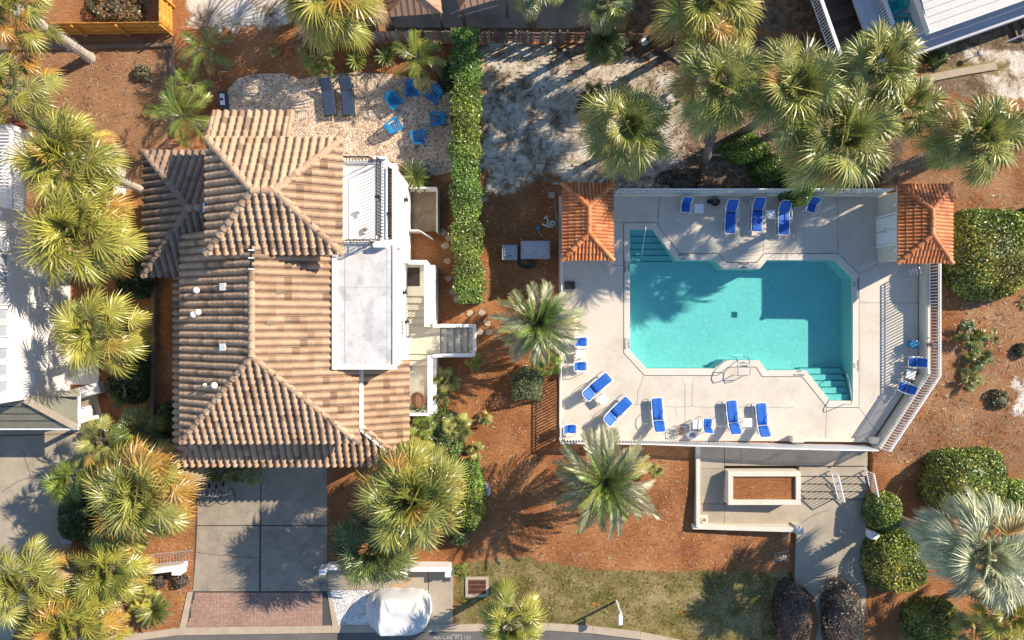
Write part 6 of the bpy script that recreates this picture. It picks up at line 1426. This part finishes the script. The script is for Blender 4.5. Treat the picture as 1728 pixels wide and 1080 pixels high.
for j in range(NY+1):
    for i in range(NX+1):
        x, y, m_ = edge(i/NX, j/NY); X = (X0_+X1_)/2+x*(X1_-X0_)/2; Y = (Y0_+Y1_)/2+y*(Y1_-Y0_)/2
        z = cloth(X, Y, 1-ss(.72, .98, m_)); q = ss(.90, 1.0, m_); z = z*(1-q*.35)
        vs.append((X-r_.location.x, Y-r_.location.y, z))
def vid(i, j): return j*(NX+1)+i
fs = [(vid(i, j), vid(i+1, j), vid(i+1, j+1), vid(i, j+1)) for j in range(NY) for i in range(NX)]
ring = [vid(i, 0) for i in range(NX)]+[vid(NX, j) for j in range(NY)]+[vid(NX-i, NY) for i in range(NX)]+[vid(0, NY-j) for j in range(NY)]
base_n = len(vs); R_ = len(ring)
for lv, t in ((0, .5), (1, 1.0)):
    for k_, id_ in enumerate(ring):
        x, y, z = vs[id_]; w_ = 1+.008*math.sin(k_*.31)+.008*math.sin(k_*.13+1); vs.append((x*(1+(w_-1)*t), y*(1+(w_-1)*2*t), z*(1-t)+.05*t))
for lv in range(2):
    for k_ in range(R_):
        a0 = ring[k_] if lv == 0 else base_n+k_; a1 = ring[(k_+1) % R_] if lv == 0 else base_n+(k_+1) % R_
        b0 = base_n+lv*R_+k_; b1 = base_n+lv*R_+(k_+1) % R_; fs.append((a0, b0, b1, a1))
m.add(vs, fs); o = m.build('fabric_cover', 'cover', r_, smooth=True)
for x in (-1.1, 1.1):
    for y in (-.75, .75): m = MB(); m.lathe((0, 0, 0), [(0, -.08), (.2, -.08), (.22, -.04), (.22, .04), (.2, .08), (0, .08)], 14); m.v = [(a+x, c+y, b_+.22) for a, b_, c in m.v]; m.build('wheel', 'black_metal', r_)
r_ = thing('mailbox', 'white mailbox on a white post standing in the grass strip by the road', 'mailbox', W(1040, 1014)); m = MB(); m.bar((0, 0, 0), (0, 0, 1.75), .10, .10); m.bar((0, .05, 1.3), (0, -.62, 1.3), .07, .07); m.build('post', 'white_plastic', r_, bevel=.008)
m = MB(); m.prism([(-.11, -.7), (.11, -.7), (.11, -.18), (-.11, -.18)], 1.34, 1.55); m.build('box', 'white_metal', r_, bevel=.04); m = MB(); m.box((.13, -.4, 1.5), (.015, .2, .05)); m.build('flag', 'red_wood', r_)
r_ = thing('path_lamp', 'short lamp post with a round head below the white deck house', 'lamp', W(1630, 103, 0)); m = MB(); m.tube([(0, 0, 0), (0, 0, 1.1)], .03, 8); m.build('post', 'white_metal', r_); m = MB(); m.lathe((0, 0, 1.1), [(.06, 0), (.17, .04), (.12, .12), (0, .15)], 14); m.build('lamp_head', 'util_grey', r_)
boxed('meter_box', 'small blue grey box between the pale drive and the bottom left palms', 'box', 112, 911, (.55, .4, .5), 'util_grey', R(8), 0)
# ============================================================ NEIGHBOURS
def plank_fence(name, label, a, b_, h, cols, mat, w=.14, lean=0.0, gaps=(), group=None, jitter=.05, thick=.025, miss=0):
    """board fence between two base photo points; lean tips the boards"""
    A, B = W(*a, 0), W(*b_, 0); d = B-A; L = d.length; u = d.normalized(); nrm = Vector((-u.y, u.x, 0)); r_ = thing(name, label, 'fence', A, 0, group)
    m = MB(); n = int(L/w); rng = random.Random(int(a[0]))
    for i in range(n):
        t = (i+.5)/n
        if any(g0 < t < g1 for g0, g1 in gaps) or rng.random() < miss: continue
        c = A+d*t; hh = h*(1+rng.uniform(-jitter, jitter)); ln = rng.uniform(-.06, .06)*jitter*8
        top = c+Vector((0, 0, hh))+u*ln+nrm*lean; bo = c+Vector((0, 0, .03)); a_, t_ = u*w*.465, nrm*thick/2
        m.add([q_+sa*a_+sb*t_ for q_ in (bo, top) for sa, sb in ((-1, -1), (1, -1), (1, 1), (-1, 1))], [(0,3,2,1), (4,5,6,7), (0,1,5,4), (1,2,6,5), (2,3,7,6), (3,0,4,7)], tuple(x*rng.uniform(.72, 1.2) for x in rng.choice(cols)))
    m.build('boards', mat, r_, world=True)
    m = MB(); [m.bar(A+Vector((0, 0, z))+nrm*(.045+lean*z/h), B+Vector((0, 0, z))+nrm*(.045+lean*z/h), .05, .09, cols[0]) for z in (h*.2, h*.5, h*.85)]; m.build('rail', mat, r_, world=True)
    for k in range(int(L/2.4)+1):
        p = A+u*min(L, k*2.4)+nrm*.12; m = MB(); m.bar(p, p+Vector((0, 0, h*.96))+nrm*lean, .09, .09, cols[0]); m.build('post', mat, r_, world=True)
    return r_
GW = ((.26, .22, .18), (.33, .29, .24), (.20, .165, .13), (.38, .34, .29)); OW = ((.62, .30, .055), (.58, .27, .05), (.66, .34, .075)); BW = ((.16, .11, .075), (.22, .16, .11), (.11, .08, .055))
plank_fence('board_fence', 'weathered grey board fence above the palms of the villa garden', (552, 73), (780, 72), 1.55, GW, 'wood_grey', group='old board fences along the top', jitter=.03)
plank_fence('board_fence', 'broken grey board fence with missing boards above the shaded sand', (798, 73), (952, 73), 1.45, ((.22,.18,.15),(.30,.26,.22),(.16,.13,.11)), 'wood_grey', group='old board fences along the top', jitter=.12, miss=.14, gaps=((.40, .47), (.68, .73)))
plank_fence('board_fence', 'dark gappy remains of the board fence behind the shaded palm', (955, 70), (1050, 72), 1.2, BW, 'wood_grey', group='old board fences along the top', jitter=.2, miss=.5)
plank_fence('board_fence', 'brown leaning board fence with gaps under the golden tipped palm', (1056, 72), (1190, 69), 1.5, BW, 'wood_grey', group='old board fences along the top', jitter=.1, lean=-.15, gaps=((.16, .24), (.5, .56), (.7, .76)))
plank_fence('board_fence', 'brown slanting board fence section right of the golden tipped palm', (1192, 67), (1256, 60), 1.6, ((.28,.21,.12),(.22,.16,.10)), 'wood_grey', group='old board fences along the top', jitter=.1, lean=-.1, gaps=((.55, .7),))
plank_fence('wood_fence', 'bright orange new board fence running along the top left yard', (291, 56), (98, 58), 1.45, OW, 'wood_orange', jitter=.01, group='new orange board fences')
plank_fence('wood_fence', 'short side of the bright orange board fence leading off the top edge', (291, -60), (291, 55), 1.45, OW, 'wood_orange', jitter=.01, group='new orange board fences')
def timbers(label, pts, h=.18, w=.2):
    q = [W(x, y, 0) for x, y in pts]; r_ = thing('timber_edging', label, 'edging', q[0], 0, 'timber edgings of the pine straw yard')
    for a, b_ in zip(q[:-1], q[1:]): m = MB(); m.bar(a+Vector((0, 0, h/2)), b_+Vector((0, 0, h/2)), w, h, (.3, .22, .16)); m.build('timber', 'timber', r_, world=True, bevel=.01)
timbers('long grey timber edging below the orange fence', [(-40, 84), (150, 80), (292, 77)]); timbers('timber edging down the right side of the pine straw yard', [(291, 84), (291, 150), (293, 232)])
timbers('dark timber edging in the shaded alley beside the villa', [(262, 470), (262, 600), (260, 720)], .3)
# pavilions at the top edge
def pavilion(label, pts, z, apex, ht):
    q = [W(x, y, z) for x, y in pts]; c = W(*apex, z+ht); r_ = thing('pavilion', label, 'pavilion', (c.x, c.y, 0), 0, 'brown roofed pavilions cut by the top edge')
    m = MB(); n = len(q)
    for i in range(n): m.add([q[i], q[(i+1) % n], c], [(0, 1, 2)] if (q[(i+1) % n]-q[i]).cross(c-q[i]).z > 0 else [(2, 1, 0)])
    m.build('roof', 'brown_roof', r_, world=True)
    m = MB()
    for i in range(n):
        a, b_ = q[i], q[(i+1) % n]; e = (b_-a); k_ = int(e.length/.33); nn = e.cross(c-a).normalized(); nn = nn if nn.z > 0 else -nn; inn = (c-(a+b_)/2); 
        for k in range(1, k_):
            p = a+e*(k/k_); up = inn-e.normalized()*inn.dot(e.normalized()); l = 1-abs(2*k/k_-1); m.bar(p+nn*.012, p+up*l*.98+nn*.012, .03, .03)
        m.bar(a+nn*.03, c+nn*.03, .09, .05)
    m.build('batten', 'brown_roof', r_, world=True)
    for p in q: m = MB(); p2 = p.lerp(c, .12); m.bar((p2.x, p2.y, 0), (p2.x, p2.y, z+.05), .14, .14); m.build('post', 'timber', r_, world=True)
    return r_
pavilion('brown roofed pavilion at the top edge right of the dead fringed palm', [(650, 29), (746, 22), (738, -66), (642, -60)], 2.6, (694, -20), .9)
pavilion('brown roofed pavilion at the top edge turned slightly, right of the other one', [(776, 17), (862, -8), (838, -96), (752, -70)], 2.6, (806, -40), .9)
for a, b_, lab in (((772,28),(840,9),'white pole lying on the shaded patio beside the right pavilion'),((760,24),(774,17),'short white pole lying between the two pavilions')):
    m = MB(); m.tube([W(*a, .1), W(*b_, .1)], .03, 6); tag(m.build('pole', 'white_plastic'), lab, 'pole')
# unseen house block added beyond the top edge to shade the patio
nh = thing('added_shade_house', 'unseen house block added beyond the top edge to shade the grey patio', 'house', (7, 23, 0)); m = MB()
m.bx(1.2, 13.4, 19.4, 28, 0, 4.6); m.build('wall', 'stucco_cream', nh, world=True)
m = MB(); m.prism([(.9, 19.2), (13.7, 19.2), (13.7, 28.2), (.9, 28.2)], 4.6, 4.8); m.build('roof', 'brown_roof', nh, world=True)
m = MB(); [m.bx(x, x+1.1, 19.36, 19.4, 1.2, 2.4) for x in (2.5, 6, 9.5)]; m.build('window', 'glass', nh, world=True)
# ---- white deck house, top right (turned about 20 degrees)
e = Vector((math.cos(R(19.5)), math.sin(R(19.5)), 0)); s2 = Vector((math.sin(R(19.5)), -math.cos(R(19.5)), 0))      # along the long side / toward the viewer's bottom
def local(o, a, b_, z): return o+e*a+s2*b_+Vector((0, 0, z))
O = W(1569, 54, 4.2); O.z = 0
dh = thing('deck_house', 'white sided house with raised deck and teal chairs at the top right corner', 'house', O)
m = MB()
def quadbox(m, o, a0, a1, b0, b1, z0, z1, col=None):
    c = [local(o, a, b_, z) for z in (z0, z1) for a, b_ in ((a0, b1), (a1, b1), (a1, b0), (a0, b0))]
    m.add(c, [(3,2,1,0), (4,5,6,7), (0,1,5,4), (1,2,6,5), (2,3,7,6), (3,0,4,7)], col)
quadbox(m, O, .3, 13, -9, -.35, 0, 3.9); m.build('wall', 'grey_paint', dh, world=True)
m = MB(); n = 16
for k in range(n):
    c = [local(O, a, b_, z) for (b0, b1, z0, z1) in ((-.36*k, -.36*(k+1)+.02, 4.2+.05*k, 4.2+.05*(k+1)),) for a, b_, z in ((0, b0, z0), (13.5, b0, z0), (13.5, b1, z1), (0, b1, z1))]
    lo = [p-Vector((0, 0, .06)) for p in c]; m.add(c+lo, [(0, 1, 2, 3), (7, 6, 5, 4), (0, 4, 5, 1), (1, 5, 6, 2), (2, 6, 7, 3), (3, 7, 4, 0)])
m.build('roof', 'deck_house_roof', dh, world=True)
m = MB(); quadbox(m, O, -.04, 13.5, .01, .06, 3.95, 4.18); quadbox(m, O, -.06, -.01, -5.7, .01, 3.95, 4.3); m.build('fascia', 'white_plastic', dh, world=True)
m = MB(); quadbox(m, O, -1.9, 13, -.34, .55, 2.0, 2.35); m.build('beam', 'grey_paint', dh, world=True)
m = MB(); quadbox(m, O, -1.9, .29, -8, -.341, 2.2, 2.34); m.build('deck_floor', 'grey_paint', dh, world=True)
dk = thing('boardwalk', 'dark boarded walkway between two white railings at the top right', 'boardwalk', W(1430, 40, 0)); m = MB()
O2 = W(1412, 95, 1.7); O2.z = 0
for k in range(26): quadbox(m, O2, -.30+.0, 2.7, -.36*k-.0, -.36*k-.345, 1.56, 1.6, jit((.075, .055, .045), .3))
m.build('deck_board', 'deck_board', dk, world=True)
def wrail(lab, a0, b0, b1, z, o=O2):
    P, Q = local(o, a0, b0, 0), local(o, a0, b1, 0); return rail_fence('deck_railing', lab, [(P.x, P.y, z, z+1.0), (Q.x, Q.y, z, z+1.0)], sp=.15, post=2.0, group='white railings of the boardwalk', tw=.17, bar_w=.04, cat='railing')
wrail('white railing on the left side of the dark boardwalk', -.28, .25, -9, 1.6); wrail('white railing between the dark boardwalk and the teal chairs', 2.65, -.35, -9, 1.9)
for i, (px, py, a, lab) in enumerate(((1514, 8, 200, 'teal adirondack chair nearer the top edge on the white house deck'), (1529, 36, 188, 'teal adirondack chair nearer the palm on the white house deck'))):
    p = W(px, py, 2.8); loc = (p.x, p.y, 2.35); 
    if i == 0: tc0 = adirondack(loc, R(a), lab, 'teal', 'teal chairs on the deck')
    else: dup(tc0, loc, R(a), lab)
st = thing('wooden_stairs', 'outdoor stairs with brown treads and white stringers at the top right', 'stairs', W(1690, 70, 0)); O3 = W(1664, 84, 0.0); O3.z = 0
for k in range(8): m = MB(); quadbox(m, O3, .40*k, .40*k+.30, -1.35, 0, .18+.2*k, .23+.2*k); m.build('tread', 'timber', st, world=True)
m = MB()
for b_ in (.04, -1.4): m.bar(local(O3, -.1, b_, .1), local(O3, 3.6, b_, 1.95), .07, .26)
m.build('stringer', 'white_plastic', st, world=True)
m = MB(); c = [W(*q).to_2d() for q in ((1612,98),(1640,70),(1662,62),(1668,84),(1640,96),(1616,104))]; m.prism(c[::-1] if area(c) < 0 else c, -.02, .05); tag(m.build('landing_pad', 'ramp_concrete'), 'sandy concrete pad at the foot of the brown stairs', 'pad')
for i, (px, py, a) in enumerate(((1560,78,-38),(1602,60,-25))): p = W(px, py, 1.0); m = MB(); m.bar(p, p+Vector((2.0 if i == 0 else 1.0, 1.1 if i == 0 else .6, .5)), .07, .10); tag(m.build('brace', 'grey_paint'), ('long' if i == 0 else 'short')+' grey diagonal brace under the beam of the white deck house', 'brace')
timbers_ = [(1540, 138), (1620, 122), (1680, 112)]; q = [W(x, y) for x, y in timbers_]; m = MB(); [m.bar(a+Vector((0, 0, .06)), b_+Vector((0, 0, .06)), .4, .1) for a, b_ in zip(q[:-1], q[1:])]; tag(m.build('border_strip', 'kerb'), 'pale edging strip in the yard below the white deck house', 'edging')
# ---- white house on the left
nl = thing('white_house', 'tall white house with a row of narrow windows at the left edge', 'house', (-28, 0, 0)); m = MB()
m.bx(-36, -24.85, -4.05, 5.5, 0, 9.5); m.build('wall', 'stucco', nl, world=True)
for k, (ya, yb) in enumerate(((398,424),(428,453),(457,479),(491,515),(519,541),(547,569),(585,608),(613,635),(641,663))):
    zc = 5.0; y0, y1 = W(0, yb, zc).y, W(0, ya, zc).y; m = MB()
    for b_ in ((y0, y1, 6.4, 6.48), (y0, y1, 4.75, 4.83), (y0, y0+.06, 4.831, 6.399), (y1-.06, y1, 4.831, 6.399)): m.bx(-24.849, -24.76, *b_)
    w_ = m.build('window', 'stucco', nl, world=True); m = MB(); m.bx(-24.849, -24.82, y0+.06, y1-.06, 4.83, 6.4); g_ = m.build('pane', 'pale_pane', None); g_.parent = w_; g_.location = -nl.location
for (ya, yb) in ((625, 646),):
    y0, y1 = W(0, yb, 2.4).y, W(0, ya, 2.4).y; m = MB(); m.bx(-24.849, -24.80, y0, y1, 1.9, 3.0); m.build('window', 'shutter', nl, world=True)
m = MB(); m.bx(-24.849, -24.3, 2.0, 4.5, 2.2, 2.35); m.build('ledge', 'grey_paint', nl, world=True)
# balcony of the white house
m = MB(); m.bx(-30, -25.3, 5.501, 9.6, 2.8, 3.0); m.build('balcony_floor', 'shutter', nl, world=True); m = MB(); m.bx(-30, -25.2, 9.601, 9.85, 2.5, 4.05); m.bx(-25.35, -25.2, 5.52, 9.6, 3.9, 4.0); m.build('balcony_parapet', 'stucco', nl, world=True)
m = MB(); [m.bx(-25.3, -25.26, y, y+.035, 3.0, 3.9) for y in np.arange(5.55, 9.6, .13)]; [m.bx(-29, -25.36, y, y+.05, 4.02, 4.08) for y in np.arange(5.6, 9.6, .17)]; m.build('balcony_slats', 'white_plastic', nl, world=True)
# its tiled porch
E, Sx, Nn = -22.66, -5.62, -3.9; z = 2.8; hp = Vector((-24.6, -4.07, 3.45))
m = MB(); A_, B_, C_ = Vector((E, Sx, z)), Vector((-36, Sx, z)), Vector((E, Nn, z)); T1 = Vector((-24.85, -4.06, 3.5)); T2 = Vector((-36, -4.06, 3.5)); T3 = Vector((-24.85, Nn, 3.5))
m.add([A_, B_, T2, T1], [(0, 3, 2, 1)]); m.add([A_, C_, T3, T1], [(0, 1, 2, 3)]); m.build('porch_roof', 'grey_roof', nl, world=True)
m = MB(); m.bar(A_+Vector((0, 0, .03)), T1+Vector((0, 0, .05)), .34, .06); m.box(((E+T1.x)/2+.6, Nn+.1, 3.1), (1.6, .3, .1), 0, None, 0); m.build('roof_cap', 'grey_roof_cap', nl, world=True)
m = MB(); [m.bar(A_.lerp(T1, t)+Vector((-8, 0, .01)), A_.lerp(T1, t)+Vector((-.1, 0, .01)), .03, .02) for t in (.25, .5, .75)]; m.build('roof_course', 'dark', nl, world=True)
m = MB(); m.bx(-36, E+.1, Sx-.1, Sx-.04, z-.12, z+.04); m.bx(E+.04, E+.1, Sx-.039, Nn+.1, z-.12, z+.04); m.bx(-36, E+.04, Sx-.04, Sx-.0, z-.12, z-.10); [m.bx(E-.02, E+.05, y, y+.03, z, z+.03) for y in (-5.2, -4.6)]; m.build('gutter', 'white_metal', nl, world=True)
m = MB(); m.bx(-23.0, -22.8, -5.45, -5.25, 0, 2.75); m.build('porch_post', 'stucco', nl, world=True)
o = MB(); a, b_ = W(128, 700, .0), W(160, 692, .0); o.bar((a.x-1, a.y-.2, .45), (b_.x, b_.y, .45), .62, .9); tag(o.build('garden_wall', 'stucco', bevel=.12), 'thick white wall end poking out from under the grey hip roof', 'wall')
o = MB(); a, b_ = W(122, 668, .0), W(178, 652, .0); o.bar((a.x, a.y, .3), (b_.x, b_.y, .3), .6, .6); tag(o.build('garden_wall', 'stucco', bevel=.03), 'low white ledge wall below the open fan palm', 'wall')
o = MB(); m_ = [W(x, y, 0) for x, y in ((60,262),(140,268),(206,284),(206,334))]
r_ = thing('garden_wall', 'low white wall hidden under the two yellow green palms, its corner near the villa', 'wall', m_[0])
for a, b_ in zip(m_[:-1], m_[1:]): o.bar(a+Vector((0, 0, .25)), b_+Vector((0, 0, .25)), .42, .5)
o.build('wall_body', 'stucco', r_, world=True)
o = MB(); [o.box((0, .22*k, .15), (1.4, .16, .3)) for k in range(2)]; q = o.build('red_boards', 'red_wood'); q.location = W(8, 203, 1.0)-Vector((0, 0, .9)); tag(q, 'two red wooden boards at the left edge above the white balcony', 'boards')
m = MB(); p = W(140, 625, .05)
m.bx(p.x-.9, p.x+.9, p.y-.8, p.y+.8, .0, .08); tag(m.build('slatted_grate', 'shutter'), 'slatted pale platform under the open fan palm', 'platform')
# timber edging leftover: bare stick frame in the shade
m = MB(); A_, B_, C_ = W(369, 121, .1), W(386, 121, .1), W(373, 137, .1); m.tube([B_, A_, C_], .025, 5); tag(m.build('bent_pipe', 'twig'), 'thin bent pipe on the dark mulch above the gravel corner', 'pipe')
